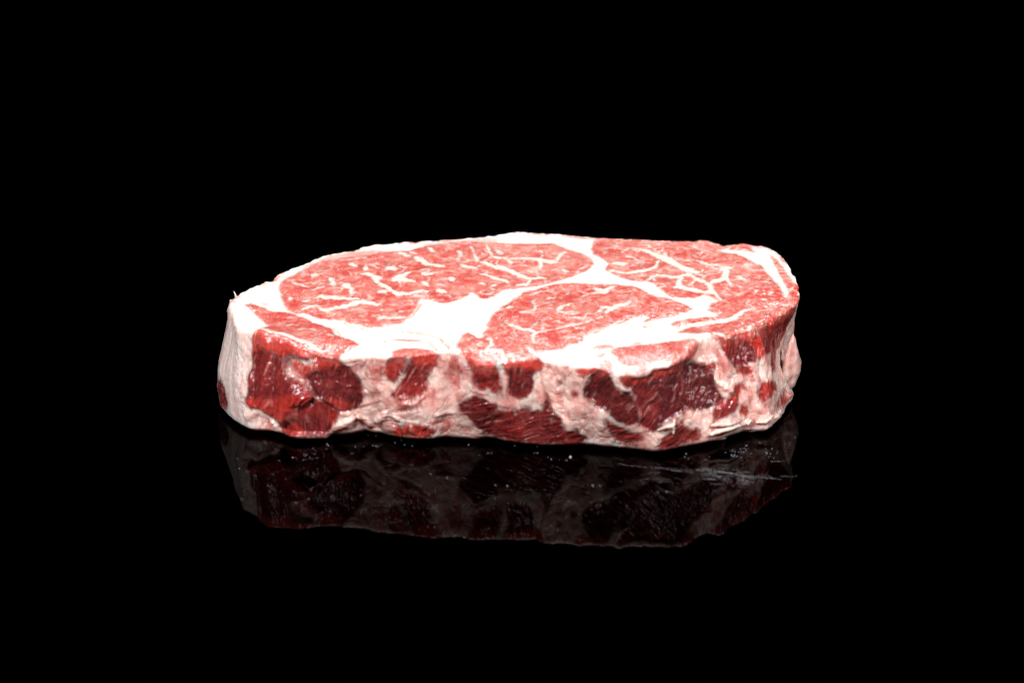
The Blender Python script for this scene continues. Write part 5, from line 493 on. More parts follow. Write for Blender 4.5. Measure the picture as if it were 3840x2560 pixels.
MARKS=[
('dot',0,'-6165 -9740 -6014 -9760 -5851 -9681 -6408 -10006 -6460 -9957 -6105 -9800 -5984 -9928 -5890 -9364 -5795 -9384 -5665 -9364 -5463 -9284 -5504 -8914 -5457 -9064 -4679 -9164 -4625 -9114 -3964 -9144 -4399 -9114 -4116 -9114 -4062 -9064 -7423 -11453 -7013 -11991 -6754 -11091 -6394 -11368 -6533 -12781 -5145 -12836 -5718 -11263 -5761 -12271 -5793 -13038 -7685 -13047 -7940 -10813 -8055 -10153 -7163 -10591 -6847 -10114 -6533 -11577 -6295 -12827 -6243 -12550 -2345 -11215 -1858 -11596 -1310 -8944 -720 -9562 -607 -9592 -924 -9839 -683 -9513 -1032 -8510 -499 -12066 -117 -12066 -3663 -11991 -6074 -13402 -5077 -13854 -5331 -14077 -3389 -8409 -3347 -8510 -3307 -8561 -3221 -8864 -3448 -8843 -2933 -8994 -4327 -8256 -4075 -8358 -5351 -8307 -5402 -8409'),
('dot',0,'717 -9064 772 -9164 637 -9661 750 -9612 675 -9562 75 -9064 1155 -10153 1602 -10172 1378 -10202 1045 -9977 2187 -12085 2333 -12085 2478 -12103 4405 -12550 4168 -12578 4627 -12808'),
('dot',1,'5130 -9711 5172 -9957 5150 -10006 6571 -9463 6687 -9414 6879 -9364 7015 -9064 6958 -9314 6458 -9463 6587 -9760 6721 -9957 7447 -9314 7501 -9562 7522 -9760 7639 -9711 7731 -9513 7337 -8813 7806 -9513 8458 -8358 8302 -9014 6284 -9543 5845 -9937 4386 -9612 6526 -9562 6609 -9957 6648 -9937 6702 -9463 6766 -9364 6868 -9264 6894 -9414 6995 -9562 6437 -9760 6575 -9414 7443 -9809 7590 -9839 7640 -9908 7449 -9064 6467 -9859 6517 -9937 6616 -9612 6792 -9513 6932 -9164 7574 -9364'),
('scratch',1,'3120 -10426 3338 -10562 3705 -10639 3998 -10716 4364 -10813 4799 -10976 5235 -11082'),
('scratch',1,'4184 -10716 4806 -10851 5355 -10928 5902 -11043 6442 -11215 6798 -11377 7339 -11501 7823 -11624'),
('scratch',1,'4615 -10957 4759 -11024 4945 -11005'),
('scratch',0.9,'5546 -10832 5980 -10976 6548 -11273'),
('scratch',0.8,'3697 -11709 3886 -11577 4055 -11501'),
('scratch',0.7,'4068 -11614 4361 -11605 4583 -11577'),
('scratch',0.8,'4179 -11813 4388 -11794 4574 -11737'),
('scratch',0.6,'3217 -11624 3347 -11784'),
('scratch',0.6,'7592 -10251 7814 -10270 8002 -10251'),
('scratch',0.4,'7751 -11406 8269 -11368'),
('scratch',0.4,'3978 -11168 4311 -11139'),
('scratch',0.3,'5433 -12624 5881 -12439'),
('scratch',0.6,'-6154 -10172 -5937 -10075 -5681 -9986'),
('scratch',0.4,'-4767 -9642 -4647 -9632'),
('scratch',0.4,'-530 -13010 -433 -12974'),
('scratch',0.3,'-7806 -11072 -7606 -11043'),
('scratch',0.665046,'5488 -10755 5684 -10800 5881 -10833'),
('scratch',0.300943,'6503 -11444 6727 -11488 6951 -11532'),
('scratch',0.347528,'5720 -11236 5865 -11264 6010 -11293'),
('scratch',0.312445,'5786 -11922 5975 -11949 6162 -11995'),
('scratch',0.346967,'6005 -11134 6042 -11148 6079 -11149'),
('scratch',0.555024,'7074 -11432 7167 -11458 7261 -11469'),
('scratch',0.384455,'6302 -12072 6474 -12113 6646 -12140'),
('scratch',0.521399,'5958 -11392 6024 -11395 6088 -11417'),
('scratch',0.466335,'6818 -11456 6921 -11472 7024 -11497'),
('scratch',0.26029,'5799 -11553 5976 -11577 6152 -11622'),
('scratch',0.510333,'6219 -10660 6259 -10673 6299 -10676'),
('scratch',0.590081,'6288 -11324 6360 -11346 6433 -11353'),
('scratch',0.599021,'7150 -11188 7255 -11204 7359 -11229'),
('scratch',0.67561,'6602 -11741 6796 -11784 6990 -11817'),
('scratch',0.665889,'6406 -11514 6563 -11550 6721 -11576'),
('scratch',0.316991,'5730 -11108 5830 -11120 5929 -11147'),
('scratch',0.490089,'5618 -10112 5688 -10116 5757 -10140'),
('scratch',0.439791,'5764 -11334 5919 -11368 6074 -11395'),
('scratch',0.308757,'7134 -11767 7176 -11775 7219 -11784'),
('scratch',0.44555,'5975 -10441 6138 -10477 6302 -10506'),
('scratch',0.633514,'6619 -11907 6713 -11923 6807 -11944'),
('scratch',0.38096,'6596 -11341 6730 -11369 6863 -11393'),
('scratch',0.532134,'5879 -11329 5990 -11359 6102 -11373'),
('scratch',0.640324,'5733 -11187 5788 -11193 5842 -11209'),
('scratch',0.591837,'5464 -11571 5655 -11609 5845 -11645'),
('scratch',0.560897,'5618 -11549 5710 -11565 5802 -11585'),
('scratch',0.496146,'5691 -11941 5856 -11973 6021 -12005'),
('scratch',0.608932,'6050 -11754 6178 -11783 6306 -11804'),
('scratch',0.629296,'5617 -11551 5800 -11590 5983 -11623'),
('scratch',0.488203,'6502 -11010 6733 -11061 6965 -11101'),
('scratch',0.573859,'6403 -11892 6625 -11932 6846 -11979'),
('scratch',0.439356,'6001 -11056 6194 -11093 6386 -11132'),
('scratch',0.32201,'5497 -10734 5661 -10769 5826 -10800'),
('scratch',0.268838,'5488 -11302 5568 -11320 5648 -11334'),
('scratch',0.331696,'5834 -11251 5882 -11253 5928 -11270'),
('scratch',0.515574,'6125 -11366 6254 -11387 6383 -11417'),
('scratch',0.434519,'6207 -12001 6244 -12006 6279 -12015'),
('scratch',0.29267,'6738 -11836 6849 -11847 6958 -11879'),
('scratch',0.438596,'5657 -11089 5809 -11126 5962 -11149'),
('scratch',0.503737,'6397 -10909 6508 -10922 6617 -10952'),
('scratch',0.250426,'7263 -11325 7420 -11351 7577 -11387'),
('scratch',0.651077,'6510 -11641 6669 -11664 6826 -11704'),
('scratch',0.420901,'5762 -11440 5844 -11451 5925 -11472'),
('scratch',0.473337,'7082 -11335 7238 -11359 7392 -11396'),
('scratch',0.464621,'5617 -11314 5850 -11357 6082 -11406'),
('scratch',0.622062,'6540 -11698 6664 -11717 6788 -11746'),
('scratch',0.360547,'6699 -11451 6789 -11475 6881 -11486'),
('scratch',0.463584,'5939 -11434 6172 -11473 6405 -11525'),
('scratch',0.38531,'5660 -10820 5846 -10847 6031 -10893'),
('scratch',0.412468,'5707 -11120 5803 -11138 5899 -11157'),
('scratch',0.662458,'6183 -10850 6227 -10853 6270 -10867'),
('scratch',0.509039,'6646 -11133 6685 -11146 6724 -11149'),
('scratch',0.42634,'5940 -10787 6073 -10819 6206 -10840'),
('scratch',0.626325,'6318 -11152 6413 -11176 6509 -11190'),
('scratch',0.314208,'5973 -10914 6067 -10937 6161 -10951'),
('scratch',0.513634,'5487 -11188 5623 -11210 5759 -11242'),
('scratch',0.548621,'6208 -11185 6290 -11206 6373 -11218'),
('scratch',0.272002,'6720 -11513 6950 -11565 7181 -11604'),
('scratch',0.310582,'6245 -11119 6410 -11158 6575 -11184'),
('scratch',0.322531,'5825 -11914 5891 -11928 5957 -11940'),
('scratch',0.275903,'6061 -11196 6120 -11204 6177 -11218'),
('scratch',0.391556,'5327 -10850 5541 -10882 5753 -10934'),
('scratch',0.563783,'5564 -10929 5789 -10968 6013 -11018'),
('scratch',0.529395,'6437 -11734 6573 -11766 6710 -11787'),
('scratch',0.310201,'6051 -11677 6137 -11697 6224 -11711'),
('scratch',0.544756,'6055 -11584 6238 -11611 6420 -11655'),
('scratch',0.357363,'6742 -11674 6797 -11676 6850 -11695'),
('scratch',0.576253,'6519 -11111 6619 -11135 6721 -11151'),
('scratch',0.302235,'6239 -11377 6464 -11422 6690 -11466'),
('scratch',0.409434,'6706 -11341 6907 -11371 7105 -11420')]
CRUMB='1661 -9977 1689 -9878 1738 -9859 1774 -9918 1754 -10016 1697 -10075'
CAM_D=930; CAM_EL=20; HT=30.5; ZB=2
def dec(t, n, k=20.0): return np.array(t.split(), float).reshape(-1, n)/k

# ----------------------------------------------------------------- noise
_rng = np.random.RandomState(11)
_perm = np.arange(256); _rng.shuffle(_perm); _perm = np.concatenate([_perm, _perm, _perm])
_grad = _rng.normal(size=(256, 3)); _grad /= np.linalg.norm(_grad, axis=1)[:, None]; _grad = _grad.astype(np.float32)
def perlin(p):
    p = np.asarray(p, np.float32)
    i = np.floor(p).astype(np.int32); f = p-i; u = f*f*f*(f*(f*6-15)+10)
    i &= 255
    r = 0
    for dx in (0, 1):
        for dy in (0, 1):
            for dz in (0, 1):
                h = _perm[_perm[_perm[i[:, 0]+dx]+i[:, 1]+dy]+i[:, 2]+dz] & 255
                g = _grad[h]
                v = g[:, 0]*(f[:, 0]-dx)+g[:, 1]*(f[:, 1]-dy)+g[:, 2]*(f[:, 2]-dz)
                r = r+v*(u[:, 0] if dx else 1-u[:, 0])*(u[:, 1] if dy else 1-u[:, 1])*(u[:, 2] if dz else 1-u[:, 2])
    return r*1.6
def noise(P, size, off=0.0): return perlin(P/size+off)

# ----------------------------------------------------------------- painting the traced regions into rasters
class Raster:
    def __init__(s, x0, x1, y0, y1, res):
        s.x0, s.y0, s.res = x0, y0, res
        s.w = int((x1-x0)/res)+1; s.h = int((y1-y0)/res)+1
        s.f = {}
    def layer(s, name, v=0.0): s.f[name] = np.full((s.h, s.w), v, np.float32); return s.f[name]
    def window(s, poly, pad):
        a = int(max(0, (poly[:, 0].min()-pad-s.x0)/s.res)); b = int(min(s.w, (poly[:, 0].max()+pad-s.x0)/s.res+2))
        c = int(max(0, (poly[:, 1].min()-pad-s.y0)/s.res)); d = int(min(s.h, (poly[:, 1].max()+pad-s.y0)/s.res+2))
        return a, b, c, d
    def fill(s, poly, soft):
        a, b, c, d = s.window(poly, soft*2+s.res*3)
        if b <= a or d <= c: return None
        X = s.x0+(np.arange(a, b)+.5)*s.res; m = np.zeros((d-c, b-a), np.float32)
        x1 = poly[:, 0]; y1 = poly[:, 1]; x2 = np.roll(x1, -1); y2 = np.roll(y1, -1)
        for r in range(d-c):
            y = s.y0+(c+r+.5)*s.res
            up = (y1 <= y) & (y2 > y); dn = (y1 > y) & (y2 <= y)
            k = up | dn
            if not k.any(): continue
            xi = x1[k]+(y-y1[k])/(y2[k]-y1[k])*(x2[k]-x1[k]); sg = np.where(up[k], 1, -1)
            o = np.argsort(xi); xi = xi[o]; wn = np.concatenate([[0], np.cumsum(sg[o])])
            m[r] = wn[np.searchsorted(xi, X)] != 0
        n = max(1, int(round(soft/s.res)))
        for _ in range(2): m = blur(m, n)
        return (slice(c, d), slice(a, b)), m
    def line(s, pts, reach=1.0):
        wmax = pts[:, 2].max()
        a, b, c, d = s.window(pts, wmax*reach+s.res*2)
        X, Y = np.meshgrid(s.x0+(np.arange(a, b)+.5)*s.res, s.y0+(np.arange(c, d)+.5)*s.res)
        best = np.full(X.shape, 9.0, np.float32)
        for p, q in zip(pts[:-1], pts[1:]):
            v = q[:2]-p[:2]; L = max(1e-6, v@v)
            t = np.clip(((X-p[0])*v[0]+(Y-p[1])*v[1])/L, 0, 1)
            dd = np.hypot(X-p[0]-t*v[0], Y-p[1]-t*v[1])/np.maximum(.15, (p[2]+(q[2]-p[2])*t)*.5)
            best = np.minimum(best, dd)
        return (slice(c, d), slice(a, b)), best
    def sample(s, name, x, y):
        A = s.f[name]
        fx = np.clip((x-s.x0)/s.res-.5, 0, s.w-1.001); fy = np.clip((y-s.y0)/s.res-.5, 0, s.h-1.001)
        i = fx.astype(np.int32); j = fy.astype(np.int32); u = fx-i; v = fy-j
        if A.dtype != np.float32: return A[np.round(fy).astype(np.int32), np.round(fx).astype(np.int32)]
        return (A[j, i]*(1-u)+A[j, i+1]*u)*(1-v)+(A[j+1, i]*(1-u)+A[j+1, i+1]*u)*v
def blur(m, n):
    for ax in (0, 1):
        k = 2*n+1
        pad = [(0, 0), (0, 0)]; pad[ax] = (n+1, n)
        c = np.cumsum(np.pad(m, pad, mode='edge'), axis=ax, dtype=np.float64)
        m = ((c[k:] - c[:-k]) if ax == 0 else (c[:, k:]-c[:, :-k]))/k
    return m.astype(np.float32)

rim_bot = dec(RIM, 7)
TX = rim_bot[:, :2]; TZ = rim_bot[:, 2:3]; BX = rim_bot[:, 3:6]; RX = rim_bot[:, 6:7]
seg = np.linalg.norm(np.diff(np.vstack([TX, TX[:1]]), axis=0), axis=1)
Sarc = np.concatenate([[0], np.cumsum(seg)]); PER = Sarc[-1]; SFRONT = Sarc[NFRONT]

top = Raster(TX[:, 0].min()-2, TX[:, 0].max()+2, TX[:, 1].min()-2, TX[:, 1].max()+2, 0.14)
t_fat = top.layer('fat', 1.0); t_tone = top.layer('tone', .9); t_crease = top.layer('crease'); t_vein = top.layer('vein')
t_lab = np.zeros((top.h, top.w), np.int32); top.f['lab'] = t_lab
PARTS = {0: 'fat'}; MARB = {}
names = []
for kind, lab, tone, al, so, txt in TOP:
    if lab == 'fat_sliver': names.append('lean_sliver'); li = len(names)
    elif lab not in names: names.append(lab); li = len(names)
    else: li = names.index(lab)+1
    PARTS[li] = names[li-1]
    r = top.fill(dec(txt, 2), so)
    if r is None: continue
    sl, m = r; m = m*al
    if kind == 'L':
        t_fat[sl] *= 1-m; t_tone[sl] += (tone-t_tone[sl])*np.minimum(1, m*1.5)
        t_lab[sl] = np.where(m > .35, li, t_lab[sl])
    else:
        if kind == 'R': t_vein[sl] = np.maximum(t_vein[sl], m)
        else: t_fat[sl] += (1-t_fat[sl])*m
        if kind == 'W': t_lab[sl] = np.where(m > .5, 0, t_lab[sl])
        else: t_lab[sl] = np.where((m > .32) & (t_lab[sl] > 0), t_lab[sl] % 100+100, t_lab[sl])
for txt in CREASE:
    p = dec(txt, 2); p = np.hstack([p, np.full((len(p), 1), 1.3)])
    sl, d = top.line(p); t_crease[sl] = np.maximum(t_crease[sl], np.clip(1-d, 0, 1))

side = Raster(-1, SFRONT+1, -.5, HT+.5, 0.14)
s_fat = side.layer('fat', 1.0); s_tone = side.layer('tone', .4); s_h = side.layer('h'); s_ang = side.layer('ang', 80.0)
s_lab = np.zeros((side.h, side.w), np.int32); side.f['lab'] = s_lab
nlab = 20
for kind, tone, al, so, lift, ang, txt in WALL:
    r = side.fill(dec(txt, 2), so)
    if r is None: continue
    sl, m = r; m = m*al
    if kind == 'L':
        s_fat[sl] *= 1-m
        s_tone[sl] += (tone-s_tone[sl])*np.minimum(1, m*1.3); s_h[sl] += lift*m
        if ang: s_ang[sl] = np.where(m > .3, ang, s_ang[sl])
        cur = s_lab[sl]; inside = m > .35; area = inside.sum()
        if area == 0: continue
        own = inside & (cur > 0)
        if own.sum() > .5*area:
            ids, cnt = np.unique(cur[own], return_counts=True); k = ids[np.argmax(cnt)]
        else:
            nlab += 1; nlab += (nlab == 50); k = nlab; PARTS[k] = 'side_muscle'
        s_lab[sl] = np.where(inside & (cur == 0), k, cur)
    else:
        s_fat[sl] += (1-s_fat[sl])*m
        cur = s_lab[sl]; s_lab[sl] = np.where((m > .35) & (cur > 0), cur % 100+100, cur)
s_wide = side.layer('wide'); s_wide[:] = blur(blur(s_fat, 6), 5)
s_gr = side.layer('groove')
for depth, txt in GROOVE:
    sl, d = side.line(dec(txt, 3)); g = np.clip(1-d, 0, 1); s_h[sl] -= depth*g*g*(3-2*g)*.7
    s_gr[sl] = np.maximum(s_gr[sl], g)
for hgt, txt in RIDGE:
    sl, d = side.line(dec(txt, 3)); g = np.clip(1-d, 0, 1); s_h[sl] = np.maximum(s_h[sl], s_h[sl]*(1-g)+hgt*.8*np.sqrt(g*(2-g)))
s_h[:] = blur(blur(s_h, 3), 3)
t_seam = top.layer('seam'); t_seam[:] = blur(blur(t_fat, 6), 6)

# ----------------------------------------------------------------- the steak as one grid: rings from the middle of the top to the middle of the base
NS = 2250; NR = 175; NC = 14; NW = 150; NB = 10
s_ = np.linspace(0, PER, NS, endpoint=False)
def along(A): return np.stack([np.interp(s_, Sarc, np.append(A[:, k], A[0, k])) for k in range(A.shape[1])], -1)
def smooth(A, n):
    k = np.hanning(2*n+3)[1:-1]; k /= k.sum()
    return np.stack([np.convolve(np.concatenate([A[-n:, c], A[:, c], A[:n, c]]), k, 'valid') for c in range(A.shape[1])], -1)
RZ = smooth(along(TZ), 9)[:, 0]; RR = smooth(along(RX), 9)[:, 0]; R2 = smooth(along(TX), 3); B3 = smooth(along(BX), 5)
tan = np.roll(smooth(R2, 14), -1, 0)-np.roll(smooth(R2, 14), 1, 0); tan /= np.linalg.norm(tan, axis=1)[:, None]
out2 = np.stack([tan[:, 1], -tan[:, 0]], -1)
if ((R2-R2.mean(0))*out2).sum() < 0: out2 = -out2
zero = np.zeros((NS, 1))
Pr = np.hstack([R2, zero])
# irregular, finely nibbled edge
q = np.hstack([R2, zero])
edge = noise(q, 5.0)*.35+noise(q, 1.7, 7.3)*.25+noise(q, .7, 3.1)*.12
R2 = R2+out2*edge[:, None]
rad = np.clip(2.0+1.4*noise(q, 9.0, 5.5)+.6*noise(q, 3.0, 15.5), .7, 3.8); rad = np.where(s_ > SFRONT, np.minimum(rad, .8), rad); rad = smooth(rad[:, None], 8)[:, 0]
cx = np.clip(R2[:, 0]*.62, -48, 48); cy = np.full(NS, (R2[:, 1].min()+R2[:, 1].max())/2); cy += -8*(cx/48)**2
C2 = np.stack([cx, cy], -1)
rr = np.linspace(0, 1, NR)
inner = R2-out2*rad[:, None]
rows = []; norm = []; kind = []; vv = []
up3 = np.array([0, 0, 1.0]); o3 = np.hstack([out2, zero])
for r in rr:
    xy = C2+(inner-C2)*r
    dd = np.linalg.norm(R2-xy, axis=1)
    zt = PLANE[0]+PLANE[1]*xy[:, 0]+PLANE[2]*xy[:, 1]+RR*np.exp(-dd**2/49.)
    rows.append(np.hstack([xy, zt[:, None]])); norm.append(np.tile(up3, (NS, 1))); kind.append(0); vv.append(0)
wall_top = np.hstack([R2, (PLANE[0]+PLANE[1]*R2[:, 0]+PLANE[2]*R2[:, 1]+RR)[:, None]])
def wall(t):
    b = 1.1*math.sin(math.pi*t)-.6*math.sin(2*math.pi*t)
    return wall_top*(1-t)+B3*t+o3*b
for i in range(1, NC+1):
    a = i/(NC+1)*math.pi/2; f = i/(NC+1)
    p0 = rows[NR-1]; p2 = wall_top+(B3-wall_top)*(rad/HT)[:, None]; p1 = wall_top
    rows.append(p0*(1-f)**2+2*p1*f*(1-f)+p2*f*f); norm.append(up3*math.cos(a)+o3*math.sin(a)); kind.append(1); vv.append(f*rad)
for t in np.linspace(0, 1, NW):
    t0 = (rad/HT)[:, None]; tt = t0+(1-t0)*t
    b = 1.1*np.sin(math.pi*tt)-.6*np.sin(2*math.pi*tt)
    b = b-(1.1*np.sin(math.pi*t0)-.6*np.sin(2*math.pi*t0))*(1-t)
    rows.append(wall_top*(1-tt)+B3*tt+o3*b); norm.append(o3); kind.append(2); vv.append(rad+(HT-rad)*t)
for i in range(1, NB+1):
    f = i/NB; ins = [.5, 1.2, 2.2, 3.6, 5.5, 8, 11, 15, 20][i-1] if i < NB else 0
    zz = [1.5, 1.0, .6, .35, .2, .1, .05, .05, .05, .05][i-1]*ZB/2
    if i < NB:
        xy = B3[:, :2]-out2*min(ins, 5.5)
        k = max(0, (ins-5.5)/60); xy = xy*(1-k)+C2*k
    else: xy = C2
    rows.append(np.hstack([xy, np.full((NS, 1), zz)])); norm.append(np.tile(-up3, (NS, 1))); kind.append(3); vv.append(HT)
NV = len(rows)
P = np.stack(rows).reshape(-1, 3); N = np.stack(norm).reshape(-1, 3)
KIND = np.repeat(np.array(kind), NS); V = np.concatenate([np.broadcast_to(np.asarray(v_, float), (NS,)) for v_ in vv]); SS = np.tile(s_, NV)
n_all = len(P)

# ----------------------------------------------------------------- what each spot of the surface is
fat = np.ones(n_all, np.float32); tone = np.full(n_all, .5, np.float32); lab = np.zeros(n_all, np.int32)
hgt = np.zeros(n_all, np.float32); crease = np.zeros(n_all, np.float32); ang = np.zeros(n_all, np.float32)
wob = np.stack([noise(P, 2.2, 1.7)*.38+noise(P, .8, 9.1)*.22, noise(P, 2.2, 21.7)*.38+noise(P, .8, 13.4)*.22], -1)
T = KIND == 0
xt = P[T, 0]+wob[T, 0]; yt = P[T, 1]+wob[T, 1]*1.6
fat[T] = top.sample('fat', xt, yt); tone[T] = top.sample('tone', xt, yt); lab[T] = top.sample('lab', xt, yt); crease[T] = top.sample('crease', xt, yt)
seam = np.ones(n_all, np.float32); seam[T] = top.sample('seam', xt, yt)
xv = xt+noise(P[T], 1.1, 140.)*.35; yv = yt+noise(P[T], 1.1, 144.)*.5
v0 = top.sample('vein', xv, yv)
vn = np.clip((v0*1.3-.5+.42*noise(P[T]*A([.6, 1, 1]), .9, 46.)+.30*noise(P[T], 2.6, 44.))*1.5+.40, 0, 1)*np.clip(v0*4, 0, 1)*np.clip(v0, 0, 1)**.42
fat[T] = np.clip(fat[T]+(1-fat[T])*vn, 0, 1)
Wm = ((KIND == 1) | (KIND == 2) | (KIND == 3)) & (SS < SFRONT)
sw = SS[Wm]+wob[Wm, 0]; vw = V[Wm]+wob[Wm, 1]
fat[Wm] = side.sample('fat', sw, vw)
wide = np.ones(n_all, np.float32); wide[Wm] = side.sample('wide', sw, vw)
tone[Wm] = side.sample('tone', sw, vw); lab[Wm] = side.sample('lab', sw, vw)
hgt[Wm] = side.sample('h', SS[Wm], V[Wm]); ang[Wm] = side.sample('ang', sw, vw)
crease[Wm] = side.sample('groove', SS[Wm], V[Wm])
# along the corner the top's regions run into the side's
cm = KIND == 1
lab0 = lab.reshape(NV, NS)
cs = np.where(cm)[0]
ft_ = top.sample('fat', P[cs, 0]+wob[cs, 0], P[cs, 1]+wob[cs, 1]); tt2 = top.sample('tone', P[cs, 0]+wob[cs, 0], P[cs, 1]+wob[cs, 1])
v_t = np.clip(top.sample('vein', P[cs, 0]+wob[cs, 0], P[cs, 1]+wob[cs, 1])*1.2, 0, 1); ft_ = ft_+(1-ft_)*v_t
lt_ = top.sample('lab', P[cs, 0]+wob[cs, 0], P[cs, 1]+wob[cs, 1])
fc_ = np.repeat(np.arange(1, NC+1)/(NC+1), NS); fs_ = np.clip((fc_-.42+.25*noise(P[cs], 2.5, 170.))/.35, 0, 1); fs_ = fs_*fs_*(3-2*fs_)
fs_ = np.where(SS[cs] < SFRONT, fs_, 0)
fat[cs] = ft_*(1-fs_)+fat[cs]*fs_; tone[cs] = tt2*(1-fs_)+tone[cs]*fs_; lab[cs] = np.where(fs_ < .5, lt_, lab[cs])
bk = (KIND >= 2) & (SS >= SFRONT)
fat[bk] = np.clip(.75+.6*noise(P[bk], 9.0, 4.4), 0, 1); tone[bk] = .4
backrim = cm & (SS >= SFRONT)
Wtop_off = (KIND >= 2).astype(np.float32)
# faint secondary marbling between the traced veins
base_lab = lab % 100
amt = np.zeros(n_all, np.float32)
for i_, nm in enumerate(names):
    amt[base_lab == i_+1] = {'cap_muscle': 1.0, 'eye_muscle': .95, 'inner_muscle': .95, 'strip_muscle': .45, 'rim_muscle': .6}.get(nm, .1)
pw = P+np.stack([noise(P, 6., 81.), noise(P, 6., 84.), 0*V], -1)*2.2
vein = np.clip(1-np.abs(noise(pw*A([.75, 1, 1]), 3.6, 90.))*8.5, 0, 1)*np.clip(.2+1.6*noise(P, 7., 94.), 0, 1)
vein = np.maximum(vein, .8*np.clip(1-np.abs(noise(pw, 1.9, 96.))*6, 0, 1)*np.clip(1.8*noise(P, 4.5, 98.), 0, 1))
pf = pw+np.stack([noise(P, 2., 181.), noise(P, 2., 184.), 0*V], -1)*.8
thread = np.clip(1-np.abs(noise(pf*A([.6, 1, 1]), 1.5, 186.))*7, 0, 1)*np.clip(.15+2.2*noise(P, 5.5, 188.), 0, 1)*np.clip(.6+1.2*noise(P, 1.4, 189.), 0, 1)
vein = np.maximum(vein, .55*thread)
blot = np.clip(noise(P, 2.8, 101.)*1.1+.5*noise(P, 1.1, 103.)-.12, 0, .5)
mic = amt*np.clip(vein+.6*blot, 0, 1)*(1-Wtop_off)
fat = np.clip(fat+(1-fat)*mic, 0, 1).astype(np.float32)
gS = np.stack([SS+.3*V, V*.22, V*0], -1)
torn = noise(gS, .9, 120.)*.55+noise(P, 2.0, 122.)*.5+noise(P, .7, 124.)*.25
tf_ = np.clip((wide-.54+.58*torn)*2.1+.5, 0, 1)
wside = (KIND >= 2) & (SS < SFRONT)
fat = np.where(wside, np.clip(.25*fat+.75*tf_, 0, 1), fat).astype(np.float32)
lean = 1-fat
fade_h = np.clip(V/3.0, 0, 1)*np.clip((HT-V)/2.0, .15, 1)

# ----------------------------------------------------------------- relief in millimetres
th = np.radians(ang)
gu = SS*np.cos(th)+V*np.sin(th); gv = -SS*np.sin(th)+V*np.cos(th)
G = np.stack([gu*.16, gv, P[:, 2]*0.01], -1)
G[T] = np.stack([P[T, 0]*.5, P[T, 1], P[T, 2]*0], -1)
G += .5*np.stack([noise(P, 4.0, 2.2), noise(P, 4.0, 8.2), 0*gu], -1)
fib = noise(G, 1.1, 3.3)*.6+noise(G, .55, 6.3)*.4
Wall = (KIND >= 1).astype(np.float32)
big = noise(P, 11.0, 2.0)*.7+noise(P, 5.0, 6.0)*.42
mid = noise(P, 2.3, 14.0); fine = noise(P, 1.0, 18.0); tiny = noise(P, .5, 28.0)
fw_ = P+np.stack([noise(P, 7., 150.), noise(P, 7., 152.), noise(P, 7., 154.)], -1)*3.0
f1 = 1-np.clip(np.abs(noise(fw_*A([1, 1, .45]), 3.4, 33.0))*5, 0, 1); f2 = 1-np.clip(np.abs(noise(fw_*A([.5, .5, 1.2]), 3.0, 37.0))*5, 0, 1)
fold = -.42*f1*np.clip(.3+1.6*noise(P, 9., 156.), 0, 1)-.42*f2*np.clip(.2+1.6*noise(P, 8., 158.), 0, 1)
# the right end of the wall draws in at mid height, above the lobes of fat at its foot
sd = np.where(SS < SFRONT, SS, SS-PER)
pinch = -5.5*np.exp(-((sd-4)/13.0)**2)*np.clip(V/16, 0, 1)**1.2*np.clip((HT-V)/11, 0, 1)**.8
calm = np.where(SS < SFRONT, np.clip((SFRONT-14-SS)/10, .25, 1), 1)
disp = Wall*(big*calm*fade_h+pinch+1.1*hgt*np.clip(V/1.5, 0, 1)*np.clip((HT-V)/1.5, .3, 1)
    + fat*calm*(mid*.24+fine*.08+fold+tiny*.03) + lean*(fib*.38+mid*.25+fine*.12+tiny*.06))
disp = disp + (1-Wall)*(noise(P, 16.0, 3.0)*.40 + noise(P, 6.0, 5.0)*.14 - .30*seam + fat*(mid*.05+fine*.03+tiny*.015) + lean*(mid*.05+fib*.06+fine*.07+tiny*.06) - lean*.07 - crease*.28)
disp[KIND == 3] *= .25
P2 = P+N*disp[:, None]
P2[:, 2] = np.maximum(P2[:, 2], .02)

# surface normals of the whole body
Gd = P2.reshape(NV, NS, 3)
du = np.roll(Gd, -1, 1)-np.roll(Gd, 1, 1); dv = np.empty_like(Gd)
dv[1:-1] = Gd[2:]-Gd[:-2]; dv[0] = Gd[1]-Gd[0]; dv[-1] = Gd[-1]-Gd[-2]
NN = np.cross(dv, du).reshape(-1, 3); ln = np.linalg.norm(NN, axis=1)[:, None]
NN = NN/np.maximum(ln, 1e-9)
if (NN*N).sum() < 0: NN = -NN; FLIP = True
else: FLIP = False
NN[:NS*2] = up3; NN[-NS*2:] = -up3

# ----------------------------------------------------------------- colour of every spot: tissue, with red edge glow painted in along the rim
def lerp(a, b, t): return a*(1-t)[:, None]+b*t[:, None]

dark = A([.098, .016, .017]); midc = A([.29, .030, .026]); bright_glow = A([.62, .042, .024])  # last red also paints light glowing through the meat's top edge
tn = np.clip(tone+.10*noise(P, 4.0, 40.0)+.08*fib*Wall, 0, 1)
lc = np.where((tn < .5)[:, None], lerp(dark, midc, np.clip(tn*2, 0, 1)), lerp(midc, bright_glow, np.clip(tn*2-1, 0, 1)))
top_lean = A([.53, .072, .057])
tl = lerp(top_lean, A([.61, .23, .19]), np.clip(.24+.55*noise(P, 9., 48.)+.45*noise(P, 3.5, 50.0)+.35*noise(P, 1.2, 55.0)+.22*np.clip(P[:, 1]/60+.9, -1, 1), 0, 1))
lc = lc*(1+.45*np.clip(fib, -.8, .8)*Wall+.25*fine*Wall)[:, None]
lc = lerp(lc, A([.62, .30, .27]), Wall*np.clip(noise(G, .8, 7.)*1.8-.75, 0, .4))
lc = np.clip(lc, .003, .9)
wallf = Wall*np.clip((V-1)/3.5, 0, 1)
lc = lerp(lc, tl*(.75+.25*np.clip(tone, 0, 1))[:, None], 1-wallf)
